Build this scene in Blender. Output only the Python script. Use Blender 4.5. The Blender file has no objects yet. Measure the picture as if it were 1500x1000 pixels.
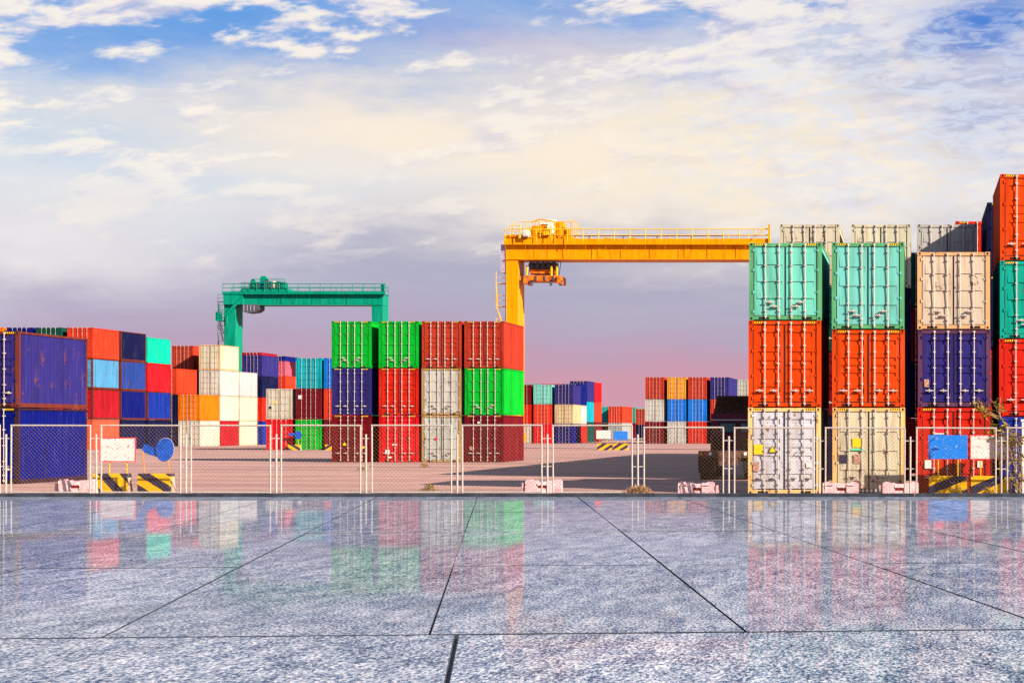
import bpy, math, random
from mathutils import Vector, Matrix
random.seed(7)
S = bpy.context.scene
COL = S.collection

# ------------------------------------------------------------------ camera
F = 2800.0                      # focal length in photo pixels (1500 wide)
CX, CY, CH = 1340.0, 625.5, 2.16
cam_d = bpy.data.cameras.new('camera'); cam = bpy.data.objects.new('camera', cam_d); COL.objects.link(cam)
cam.location = (0, 0, CH); cam.rotation_euler = (math.radians(90), 0, 0)
cam_d.sensor_width = 36.0; cam_d.lens = F / 1500 * 36
cam_d.shift_x = -(CX - 750) / 1500; cam_d.shift_y = (CY - 500) / 1500
cam_d.clip_start = .1; cam_d.clip_end = 9000
S.camera = cam
# ------------------------------------------------------------------ exposure
S.view_settings.view_transform = 'Standard'; S.view_settings.look = 'None'
S.view_settings.gamma = 1; S.view_settings.use_curve_mapping = False
EXPO = 1.5
S.view_settings.exposure = EXPO
# ------------------------------------------------------------------ sun
SUN_EL = math.radians(28.6); SX, SY = .86, -.51
sd = bpy.data.lights.new('sun', 'SUN'); sun = bpy.data.objects.new('sun', sd); COL.objects.link(sun)
sd.energy = 5.0; sd.angle = math.radians(.5); sd.color = (1.0, .80, .62)
tosun = Vector((SX * math.cos(SUN_EL), SY * math.cos(SUN_EL), math.sin(SUN_EL)))
sun.rotation_euler = tosun.to_track_quat('Z', 'Y').to_euler()
# ------------------------------------------------------------------ node helpers
def srgb(r, g, b, a=1.0):
    f = lambda c: (c / 255) / 12.92 if c / 255 <= .04045 else ((c / 255 + .055) / 1.055) ** 2.4
    return (f(r), f(g), f(b), a)
class NT:
    def __init__(s, tree): s.t = tree; s.n = tree.nodes; s.l = tree.links; s.n.clear()
    def node(s, typ, ins=None, **kw):
        n = s.n.new(typ)
        for k, v in kw.items(): setattr(n, k, v)
        for k, v in (ins or {}).items(): s.put(n.inputs[k], v)
        return n
    def put(s, sock, v):
        if isinstance(v, bpy.types.NodeSocket): s.l.new(v, sock)
        else: sock.default_value = v
    def m(s, op, a, b=0.0, c=None, clamp=False):
        n = s.n.new('ShaderNodeMath'); n.operation = op; n.use_clamp = clamp
        s.put(n.inputs[0], a); s.put(n.inputs[1], b)
        if c is not None: s.put(n.inputs[2], c)
        return n.outputs[0]
    def mix(s, f, a, b, mode='MIX'):
        n = s.n.new('ShaderNodeMix'); n.data_type = 'RGBA'; n.blend_type = mode
        s.put(n.inputs[0], f); s.put(n.inputs[6], a); s.put(n.inputs[7], b)
        return n.outputs[2]
    def noise(s, vec, scale, detail=4, rough=.55, dist=0.0):
        n = s.node('ShaderNodeTexNoise', {'Vector': vec, 'Scale': scale, 'Detail': detail, 'Roughness': rough, 'Distortion': dist})
        return n.outputs['Fac']
    def ramp(s, fac, stops, interp='LINEAR'):
        n = s.n.new('ShaderNodeValToRGB'); n.color_ramp.interpolation = interp
        e = n.color_ramp.elements
        while len(e) < len(stops): e.new(.5)
        for i, (p, c) in enumerate(stops): e[i].position = p; e[i].color = c if len(c) == 4 else (*c, 1)
        s.put(n.inputs[0], fac); return n.outputs[0]
    def step(s, v, lo, hi, out0=0.0, out1=1.0):
        n = s.n.new('ShaderNodeMapRange'); n.interpolation_type = 'SMOOTHSTEP'
        for k, x in zip(range(5), (v, lo, hi, out0, out1)): s.put(n.inputs[k], x)
        return n.outputs[0]
    def scale(s, vec, sc, loc=(0, 0, 0)):
        return s.node('ShaderNodeMapping', {'Vector': vec, 'Scale': sc, 'Location': loc}).outputs[0]
# ------------------------------------------------------------------ world: Nishita sky under broken cloud
W = bpy.data.worlds.new('World'); S.world = W; W.use_nodes = True
def build_world():
    g = NT(W.node_tree)
    STR = .06
    k = 1 / (STR * 2 ** EXPO)
    def c(r, gg, b): x = srgb(r, gg, b); return (x[0] * k, x[1] * k, x[2] * k, 1)
    sky = g.node('ShaderNodeTexSky', sky_type='NISHITA', sun_disc=False, sun_elevation=SUN_EL,
                 sun_rotation=math.atan2(SX, SY), air_density=1.0, dust_density=1.0, ozone_density=2.0)
    tc = g.node('ShaderNodeTexCoord').outputs['Generated']
    sep = g.node('ShaderNodeSeparateXYZ', {0: tc}); x, y, z = sep.outputs
    U = g.m('MULTIPLY', g.m('ARCTAN2', x, y), 2.8)               # azimuth, thousandths of view
    hyp = g.m('SQRT', g.m('ADD', g.m('MULTIPLY', x, x), g.m('MULTIPLY', y, y)))
    E = g.m('MULTIPLY', g.m('ARCTAN2', z, hyp), 2.8)             # elevation, same unit
    wv = g.scale(tc, (9, 9, 26))
    w1 = g.m('SUBTRACT', g.noise(wv, 1.0, 5, .6), .5)
    w2 = g.m('SUBTRACT', g.noise(g.scale(tc, (9, 9, 26), (7.3, 2.1, 4.4)), 1.0, 5, .6), .5)
    w3 = g.m('SUBTRACT', g.noise(g.scale(tc, (34, 34, 90), (1.3, 5.1, 3.4)), 1.0, 6, .62), .5)
    Ew = g.m('ADD', g.m('ADD', E, g.m('MULTIPLY', w1, .16)), g.m('MULTIPLY', w3, .05))
    Uw = g.m('ADD', g.m('ADD', U, g.m('MULTIPLY', w2, .34)), g.m('MULTIPLY', w3, .08))
    def blob(px, py, sx, sy, amp=1.0):                            # centre and radii in view units
        a = g.m('DIVIDE', g.m('SUBTRACT', Uw, (px - CX) / 1000), sx / 1000)
        b = g.m('DIVIDE', g.m('SUBTRACT', Ew, (CY - py) / 1000), sy / 1000)
        r = g.m('ADD', g.m('MULTIPLY', a, a), g.m('MULTIPLY', b, b))
        return g.m('MULTIPLY', g.m('EXPONENT', g.m('MULTIPLY', r, -1.0)), amp)
    # broad colour by elevation
    Er = g.m('ADD', E, g.m('MULTIPLY', w1, .07))
    base = g.ramp(g.m('DIVIDE', Er, 1.6, clamp=True), [
        (0.0, c(212, 160, 176)), (.040, c(204, 156, 176)), (.075, c(184, 160, 188)), (.115, c(176, 168, 194)), (.15, c(188, 186, 206)),
        (.185, c(214, 212, 222)), (.225, c(228, 230, 235)), (.28, c(200, 214, 233)), (.34, c(128, 172, 228)), (.60, c(62, 120, 205)), (1.0, c(34, 74, 165))])
    col = base
    col = g.mix(blob(880, 555, 230, 55, .42), col, c(214, 148, 166))
    col = g.mix(blob(60, 390, 300, 60, .85), col, c(228, 222, 230))
    col = g.mix(blob(120, 455, 420, 40, .5), col, c(190, 180, 204))
    col = g.mix(blob(700, 395, 330, 45, .75), col, c(166, 168, 194))
    col = g.mix(blob(950, 440, 260, 60, .5), col, c(178, 174, 196))
    col = g.mix(blob(200, 300, 300, 70, .6), col, c(222, 230, 238))
    col = g.mix(blob(380, 80, 400, 105, .97), col, c(86, 154, 228))
    col = g.mix(blob(170, 235, 250, 40, .5), col, c(150, 192, 232))
    col = g.mix(blob(1440, 90, 190, 160, .95), col, c(44, 116, 212))
    col = g.mix(blob(1230, 150, 200, 90, .5), col, c(112, 152, 218))
    col = g.mix(blob(830, 85, 240, 40, .75), col, c(172, 168, 214))
    cr = c(253, 240, 224)
    # smooth bright sheet of cloud in the middle
    thin = g.noise(g.scale(tc, (9, 9, 44), (3, 1, 2)), 1.0, 7, .52, .3)
    tv = g.step(thin, .36, .62)
    sheet = g.m('MAXIMUM', blob(1010, 220, 430, 120, 1.15), g.m('MAXIMUM', blob(600, 200, 380, 60, 1.0), blob(1130, 300, 330, 45, .8)), clamp=True)
    col = g.mix(g.m('MULTIPLY', sheet, g.m('ADD', .62, g.m('MULTIPLY', tv, .38))), col, c(252, 236, 217))
    col = g.mix(g.m('MULTIPLY', blob(1010, 245, 380, 100, 1.0), .85), col, c(255, 237, 208))
    veil = g.m('MULTIPLY', g.m('MULTIPLY', tv, g.step(Ew, .22, .34)), g.step(E, 1.0, .55))
    col = g.mix(g.m('MULTIPLY', g.m('MULTIPLY', veil, g.m('SUBTRACT', 1.0, blob(370, 80, 330, 70, .9))), .26), col, cr)
    # heaped cloud with a lit and a shaded side
    tcr = g.node('ShaderNodeMapping', {'Vector': tc, 'Rotation': (0, .16, 0)}).outputs[0]
    def dens(off):
        a = g.noise(g.scale(tcr, (22, 22, 70), (1.7 + off[0], 9.2, 5.5 + off[1])), 1.0, 10, .60, .15)
        b = g.noise(g.scale(tcr, (8, 8, 30), (11.7 + off[0] * .37, 3.2, 8.5 + off[1] * .4)), 1.0, 3, .5)
        return g.m('ADD', g.m('MULTIPLY', a, .62), g.m('MULTIPLY', b, .38))
    d0 = dens((0, 0)); d1 = dens((.14, .26))
    pm = g.step(d0, .462, .548)
    lit = g.m('ADD', .62, g.m('MULTIPLY', g.m('SUBTRACT', d0, d1), 5.5), clamp=True)
    shade = g.ramp(lit, [(.2, c(196, 198, 222)), (.55, c(238, 230, 232)), (.85, c(255, 245, 232))])
    hi = g.m('MULTIPLY', g.step(Ew, .27, .40), g.step(E, 1.3, .8))
    hi = g.m('MULTIPLY', hi, g.m('SUBTRACT', 1.0, blob(1010, 220, 330, 90, .75)))
    hi = g.m('MULTIPLY', hi, g.m('SUBTRACT', 1.0, blob(1450, 90, 170, 140, .7)))
    col = g.mix(g.m('MULTIPLY', g.m('MULTIPLY', pm, hi), .93), col, shade)
    low = g.m('MULTIPLY', g.step(Ew, .20, .26), g.step(Ew, .34, .28))
    col = g.mix(g.m('MULTIPLY', g.m('MULTIPLY', g.step(d0, .49, .57), low), .6), col, c(252, 240, 228))
    # fine mackerel ripple towards the right
    rip = g.noise(g.scale(tc, (58, 58, 210), (2, 6, 1)), 1.0, 7, .62, .7)
    rm = g.m('MULTIPLY', g.step(rip, .42, .60), blob(1340, 170, 330, 170, .72))
    col = g.mix(rm, col, c(224, 230, 244))
    # soft grey banks low down
    und = g.noise(g.scale(tc, (5, 5, 46), (8, 1, 7)), 1.0, 5, .5, .2)
    um = g.m('MULTIPLY', g.step(und, .46, .62), g.m('MULTIPLY', g.step(Ew, .08, .16), g.step(Ew, .32, .24)))
    um = g.m('MULTIPLY', um, g.m('SUBTRACT', 1.0, blob(60, 380, 330, 90, .9)))
    col = g.mix(g.m('MULTIPLY', um, .42), col, c(160, 160, 192))
    col = g.mix(blob(60, 385, 330, 50, .55), col, c(244, 236, 234))
    # below the horizon the air goes on in its horizon colour
    over = g.step(E, .64, 1.05, .97, .05)
    fin = g.mix(over, sky.outputs[0], col)
    bg = g.node('ShaderNodeBackground', {'Color': fin, 'Strength': STR})
    g.l.new(bg.outputs[0], g.node('ShaderNodeOutputWorld').inputs[0])
build_world()

# ------------------------------------------------------------------ materials
def newmat(name):
    m = bpy.data.materials.new(name); m.use_nodes = True
    return m, NT(m.node_tree)
def finish(g, color, rough=.5, metal=0.0, bump=None, bstr=.3, bdist=.02, spec=.1):
    p = g.node('ShaderNodeBsdfPrincipled', {'Base Color': color, 'Roughness': rough, 'Metallic': metal, 'Specular IOR Level': spec})
    if bump is not None:
        b = g.node('ShaderNodeBump', {'Height': bump, 'Strength': bstr, 'Distance': bdist})
        g.l.new(b.outputs[0], p.inputs['Normal'])
    g.l.new(p.outputs[0], g.node('ShaderNodeOutputMaterial').inputs[0])
def paint(name, color=None, rough=.45, rust=.5, use_obj=True, fade=.25):
    m, g = newmat(name)
    tc = g.node('ShaderNodeTexCoord').outputs['Object']
    oi = g.node('ShaderNodeObjectInfo')
    off = g.node('ShaderNodeVectorMath', {0: oi.outputs['Location'], 1: tc}, operation='ADD').outputs[0]
    base = oi.outputs['Color'] if use_obj else color
    n1 = g.noise(g.scale(off, (.5, .5, .22)), 1.0, 4)
    n2 = g.noise(g.scale(off, (7, 7, .55)), 1.0, 5, .6)
    bright = g.m('ADD', g.m('MULTIPLY', n1, fade * 1.6), g.m('MULTIPLY', n2, fade * 1.2))
    bright = g.m('ADD', bright, 1 - fade * 1.4)
    col = g.mix(1.0, base, g.node('ShaderNodeCombineXYZ', {0: bright, 1: bright, 2: bright}).outputs[0], 'MULTIPLY')
    # chalky fading in streaks, scuffs, rust
    col = g.mix(g.m('MULTIPLY', g.step(n2, .52, .8), .035), col, (.62, .58, .56, 1))
    r = g.noise(g.scale(off, (2.4, 2.4, 1.1)), 1.0, 8, .68)
    sp = g.noise(g.scale(off, (14, 14, 9)), 1.0, 4, .6)
    rm = g.m('MULTIPLY', g.step(g.m('ADD', g.m('MULTIPLY', r, .7), g.m('MULTIPLY', sp, .3)), .64 - .09 * rust, .72 - .09 * rust), min(1, rust * 1.3))
    col = g.mix(rm, col, (.10, .035, .018, 1))
    dirt = g.m('MULTIPLY', g.step(g.noise(g.scale(off, (3, 3, .4)), 1.0, 6, .6), .46, .68), .6)
    col = g.mix(dirt, col, g.mix(1.0, col, (.62, .52, .45, 1), 'MULTIPLY'))
    finish(g, col, rough, 0, g.m('ADD', g.m('MULTIPLY', sp, .3), r), .12, .02, .05)
    return m
def flat(name, rgb, rough=.5, metal=0.0, var=.2, sc=6.0, bump=.15):
    m, g = newmat(name)
    tc = g.node('ShaderNodeTexCoord').outputs['Object']
    n = g.noise(g.scale(tc, (sc, sc, sc)), 1.0, 6, .6)
    a = tuple(min(1, v * (1 - var)) for v in rgb) + (1,); b = tuple(min(1, v * (1 + var)) for v in rgb) + (1,)
    finish(g, g.mix(g.step(n, .35, .65), a, b), rough, metal, n, bump)
    return m
PAINT = paint('container_paint', rough=.6)
PAINT_R = paint('weathered_container_paint', rust=.85, fade=.35)
GALV = flat('galvanised_steel', (.44, .41, .38), .38, .25, .15, 20)
FENCE = flat('fence_tube_paint', (.31, .295, .275), .45, 0, .15, 14)
WIRE = flat('wire_galvanised', (.15, .11, .07), .6, .0, .2, 30)
RUBBER = flat('black_rubber', (.012, .012, .013), .8, 0, .3, 9)
HOLE = flat('dark_socket', (.008, .007, .007), .9, 0, .2, 9)
GLASS = flat('window_glass', (.10, .19, .20), .08, 0, .2, 2, 0)  # opaque; light seen through and off the panes is painted in as pale green
BLACKP = flat('black_paint', (.03, .03, .045), .6, 0, .4, 7)
YEL = flat('yellow_paint', (.50, .31, .005), .55, 0, .22, 7)
STK_Y = flat('yellow_sticker', (.62, .43, .01), .5, 0, .06, 9)
STK_W = flat('white_sticker', (.56, .54, .52), .5, 0, .06, 9)
STK_B = flat('brown_sticker', (.30, .17, .13), .6, 0, .4, 12)
STK_K = flat('dark_sticker', (.02, .02, .05), .5, 0, .1, 9)
STK_G = flat('green_tape', (.02, .55, .25), .5, 0, .06, 9)
STK_R = flat('red_sticker', (.70, .01, .04), .5, 0, .06, 9)
STK_BL = flat('blue_sticker', (.02, .05, .35), .5, 0, .06, 9)
LAMP_R = flat('red_lamp', (.6, .02, .02), .2, 0, .1, 9)
LAMP_O = flat('amber_lamp', (.7, .2, .02), .2, 0, .1, 9)
LAMP_W = flat('clear_lamp', (.75, .75, .72), .2, 0, .1, 9)
def granite(name):
    m, g = newmat(name)
    geo = g.node('ShaderNodeNewGeometry').outputs['Position']
    oi = g.node('ShaderNodeObjectInfo').outputs['Random']
    n = g.noise(g.scale(geo, (52, 18, 30)), 1.0, 5, .62)
    n2 = g.noise(g.scale(geo, (26, 8, 30), (5, 3, 1)), 1.3, 5, .65)
    n3 = g.noise(g.scale(geo, (110, 42, 40), (2, 9, 1)), 1.0, 3, .6)
    n4 = g.noise(g.scale(geo, (6, 1.6, 4), (2, 4, 1)), 1.0, 4, .6)
    nn = g.m('ADD', g.m('ADD', g.m('MULTIPLY', n, .60), g.m('MULTIPLY', n3, .22)), g.m('MULTIPLY', n4, .18))
    col = g.ramp(nn, [(.40, (.006, .018, .060)), (.455, (.045, .078, .155)), (.495, (.135, .180, .262)), (.54, (.275, .325, .405)), (.60, (.52, .55, .61))])
    pink = g.m('MULTIPLY', g.step(n2, .54, .64), .25)
    col = g.mix(pink, col, (.42, .30, .33, 1))
    cloud = g.noise(g.scale(geo, (.5, .22, 1)), 1.0, 5, .6)
    st = g.step(g.noise(g.scale(geo, (1.1, .35, 1), (4, 4, 0)), 1.0, 8, .65, .4), .52, .66)
    slab = g.m('SUBTRACT', g.m('ADD', g.m('MULTIPLY', cloud, .6), g.m('ADD', .58, g.m('MULTIPLY', oi, .20))), g.m('MULTIPLY', st, .16))
    col = g.mix(1.0, col, g.node('ShaderNodeCombineXYZ', {0: slab, 1: slab, 2: slab}).outputs[0], 'MULTIPLY')
    d = g.node('ShaderNodeBsdfDiffuse', {'Color': col})
    gl = g.node('ShaderNodeBsdfGlossy', {'Color': (.92, .95, 1, 1), 'Roughness': .028})
    fr = g.node('ShaderNodeFresnel', {'IOR': 1.45}).outputs[0]
    fac = g.m('ADD', g.m('MULTIPLY', g.step(fr, .50, .84), .34), .07)
    fac = g.m('MULTIPLY', fac, g.m('ADD', .66, g.m('MULTIPLY', g.step(nn, .42, .56), .5)))
    mx = g.node('ShaderNodeMixShader', {0: fac, 1: d.outputs[0], 2: gl.outputs[0]})
    g.l.new(mx.outputs[0], g.node('ShaderNodeOutputMaterial').inputs[0])
    return m
GRANITE = granite('polished_granite')
def yard_mat():
    m, g = newmat('yard_concrete')
    geo = g.node('ShaderNodeNewGeometry').outputs['Position']
    a = g.noise(g.scale(geo, (.05, .30, 1)), 1.0, 7, .6, .3)
    b = g.noise(g.scale(geo, (.9, 2.6, 1)), 1.0, 7, .65)
    col = g.ramp(a, [(.36, (.25, .150, .142)), (.5, (.35, .212, .192)), (.64, (.43, .268, .235))])
    col = g.mix(g.m('MULTIPLY', g.step(b, .5, .72), .35), col, (.22, .15, .16, 1))
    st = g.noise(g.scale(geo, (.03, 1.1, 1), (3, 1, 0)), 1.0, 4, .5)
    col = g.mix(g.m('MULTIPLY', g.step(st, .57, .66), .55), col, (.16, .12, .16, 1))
    col = g.mix(g.m('MULTIPLY', g.step(st, .42, .36), .4), col, (.56, .38, .30, 1))
    oil = g.noise(g.scale(geo, (.35, .5, 1), (8, 3, 0)), 1.0, 5, .6)
    col = g.mix(g.m('MULTIPLY', g.step(oil, .60, .70), .5), col, (.10, .075, .085, 1))
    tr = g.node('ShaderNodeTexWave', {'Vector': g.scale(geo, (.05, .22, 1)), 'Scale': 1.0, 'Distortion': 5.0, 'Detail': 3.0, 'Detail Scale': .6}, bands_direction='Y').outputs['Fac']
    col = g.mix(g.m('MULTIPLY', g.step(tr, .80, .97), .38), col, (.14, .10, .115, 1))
    br = g.node('ShaderNodeTexBrick', {'Vector': g.scale(geo, (.16, .16, 1)), 'Scale': 1.0, 'Mortar Size': .004,
                'Color1': (1, 1, 1, 1), 'Color2': (.93, .93, .93, 1), 'Mortar': (.45, .42, .44, 1)})
    col = g.mix(1.0, col, br.outputs[0], 'MULTIPLY')
    finish(g, col, .85, 0, b, .3, .03, .25)
    return m
YARD = yard_mat()
def sign_mat(name, base, fleck, thr=.6):
    m, g = newmat(name)
    tc = g.node('ShaderNodeTexCoord').outputs['Object']
    n = g.noise(g.scale(tc, (9, 9, 12)), 1.0, 6, .7, .6)
    msk = g.step(n, thr, thr + .06)
    fade = g.noise(g.scale(tc, (2, 2, 2)), 1.0, 4)
    c0 = g.mix(g.m('MULTIPLY', fade, .3), (*base, 1), tuple(min(1, v * 1.35 + .008) for v in base) + (1,))
    finish(g, g.mix(g.m('MULTIPLY', msk, .8), c0, (*fleck, 1)), .45)
    return m
SIGN_W = sign_mat('worn_white_sign', (.50, .50, .50), (.60, .04, .07), .55)
SIGN_B = sign_mat('worn_blue_sign', (.0, .135, .56), (.22, .28, .34), .57)
SIGN_RED = flat('sign_red_border', (.75, .05, .07), .5)
def plastic_barrier_mat():
    m, g = newmat('faded_pink_plastic')
    tc = g.node('ShaderNodeTexCoord').outputs['Object']
    n = g.noise(g.scale(tc, (7, 7, 9)), 1.0, 7, .68)
    n2 = g.noise(g.scale(tc, (3, 3, 4)), 1.0, 3)
    c = g.mix(g.step(n, .48, .62), (.50, .34, .38, 1), (.52, .47, .50, 1))
    c = g.mix(g.m('MULTIPLY', g.step(n2, .56, .7), .55), c, (.52, .11, .15, 1))
    c = g.mix(g.m('MULTIPLY', g.step(n, .38, .30), .5), c, (.25, .12, .11, 1))
    finish(g, c, .6)
    return m
PINK = plastic_barrier_mat()
def worn_stripe(name, rgb):
    m, g = newmat(name)
    tc = g.node('ShaderNodeTexCoord').outputs['Object']
    n = g.noise(g.scale(tc, (8, 8, 8)), 1.0, 8, .7)
    c = g.mix(g.step(n, .60, .66), (*rgb, 1), (.33, .25, .19, 1))
    c = g.mix(g.m('MULTIPLY', g.step(n, .42, .34), .5), c, (.05, .04, .04, 1))
    finish(g, c, .8, 0, n, .3)
    return m
CB_Y = worn_stripe('worn_yellow_concrete', (.56, .33, .003)); CB_K = worn_stripe('worn_black_concrete', (.018, .018, .045))
CB_C = worn_stripe('bare_concrete', (.38, .28, .22))
def leafmat(name, a, b):
    m, g = newmat(name)
    geo = g.node('ShaderNodeNewGeometry').outputs['Random Per Island']
    col = g.ramp(geo, [(0, a), (1, b)])
    p = g.node('ShaderNodeBsdfPrincipled', {'Base Color': col, 'Roughness': .6})
    t = g.node('ShaderNodeBsdfTranslucent', {'Color': col})
    mx = g.node('ShaderNodeMixShader', {0: .25, 1: p.outputs[0], 2: t.outputs[0]})
    g.l.new(mx.outputs[0], g.node('ShaderNodeOutputMaterial').inputs[0])
    return m
LEAF = leafmat('olive_leaves', (.05, .06, .006), (.32, .20, .01))
DRY = leafmat('dry_twigs', (.10, .055, .03), (.42, .27, .15))
STEM = flat('grey_stem', (.20, .15, .11), .8)
SLATE = flat('dark_slate', (.028, .034, .048), .5, 0, .3, 3)

# ------------------------------------------------------------------ mesh builder
class MB:
    def __init__(s): s.v = []; s.f = []; s.mi = []; s.mats = []
    def mid(s, m):
        if m not in s.mats: s.mats.append(m)
        return s.mats.index(m)
    def poly(s, pts, m):
        k = len(s.v); s.v += [tuple(p) for p in pts]; s.f.append(tuple(range(k, k + len(pts)))); s.mi.append(s.mid(m))
    def box(s, x0, y0, z0, x1, y1, z1, m):
        k = len(s.v); i = s.mid(m)
        s.v += [(x0, y0, z0), (x1, y0, z0), (x1, y1, z0), (x0, y1, z0), (x0, y0, z1), (x1, y0, z1), (x1, y1, z1), (x0, y1, z1)]
        for q in ((3, 2, 1, 0), (4, 5, 6, 7), (0, 1, 5, 4), (1, 2, 6, 5), (2, 3, 7, 6), (3, 0, 4, 7)):
            s.f.append(tuple(k + j for j in q)); s.mi.append(i)
    def hexa(s, b, t, m):                         # bottom quad and top quad (counter-clockwise from above)
        k = len(s.v); i = s.mid(m); s.v += [tuple(p) for p in b] + [tuple(p) for p in t]
        for q in ((3, 2, 1, 0), (4, 5, 6, 7), (0, 1, 5, 4), (1, 2, 6, 5), (2, 3, 7, 6), (3, 0, 4, 7)):
            s.f.append(tuple(k + j for j in q)); s.mi.append(i)
    def tube(s, a, b, r, m, n=6, r2=None, caps=True):
        a = Vector(a); b = Vector(b); r2 = r if r2 is None else r2
        d = (b - a).normalized(); u = d.orthogonal().normalized(); w = d.cross(u)
        k = len(s.v); i = s.mid(m)
        for c, rr in ((a, r), (b, r2)):
            for j in range(n):
                t = 2 * math.pi * j / n; s.v.append(tuple(c + u * math.cos(t) * rr + w * math.sin(t) * rr))
        for j in range(n):
            s.f.append((k + j, k + (j + 1) % n, k + n + (j + 1) % n, k + n + j)); s.mi.append(i)
        if caps:
            s.f.append(tuple(k + j for j in reversed(range(n)))); s.mi.append(i)
            s.f.append(tuple(k + n + j for j in range(n))); s.mi.append(i)
    def prism(s, pts, y0, y1, m):                 # outline in xz, extruded along y
        k = len(s.v); n = len(pts); i = s.mid(m)
        s.v += [(x, y0, z) for x, z in pts] + [(x, y1, z) for x, z in pts]
        s.f.append(tuple(k + j for j in range(n))); s.mi.append(i)
        s.f.append(tuple(k + n + j for j in reversed(range(n)))); s.mi.append(i)
        for j in range(n):
            s.f.append((k + (j + 1) % n, k + j, k + n + j, k + n + (j + 1) % n)); s.mi.append(i)
    def mesh(s, name):
        me = bpy.data.meshes.new(name); me.from_pydata(s.v, [], s.f)
        for m in s.mats: me.materials.append(m)
        me.polygons.foreach_set('material_index', s.mi); me.update()
        return me
def link(name, me, parent=None, color=None):
    o = bpy.data.objects.new(name, me); COL.objects.link(o)
    if parent is not None: o.parent = parent
    if color is not None: o.color = color
    return o
def tag(o, label=None, cat=None, group=None, kind=None):
    if label: o['label'] = label
    if cat: o['category'] = cat
    if group: o['group'] = group
    if kind: o['kind'] = kind
    return o
def thing(name, loc, label, cat, group=None, rz=0):
    o = bpy.data.objects.new(name, None); COL.objects.link(o); o.location = loc; o.rotation_euler = (0, 0, rz)
    o.empty_display_size = .3
    return tag(o, label, cat, group)
def W3(px, s, z=0.0): return Vector(((px - CX) / s, F / s, z))
def PZ(py, s): return CH - (py - CY) / s
def gz(x, d):                                      # the yard falls a little towards the plaza at the right
    t = min(1, max(0, (d - 70.0) / 5.0)); a = min(1, max(0, (x + 12) / 4))
    return -.08 * (1 - t) * a

# ------------------------------------------------------------------ ground
def ground():
    xs = [-3500, -900, -200, -60, -30, -20, -14, -12, -8, 0, 20, 60, 200, 900, 3500]
    ys = [-3000, -400, -60, 40, 55, 60, 65, 70, 71, 72, 73, 75, 90, 150, 300, 800, 2500, 6000]
    v = [(x, y, gz(x, y) if y > 39 else -.08 * (x > -9)) for y in ys for x in xs]; n = len(xs)
    f = [(j * n + i, j * n + i + 1, (j + 1) * n + i + 1, (j + 1) * n + i) for j in range(len(ys) - 1) for i in range(n - 1)]
    me = bpy.data.meshes.new('ground'); me.from_pydata(v, [], f); me.materials.append(YARD)
    return tag(link('ground', me), kind='structure')
ground()
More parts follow.
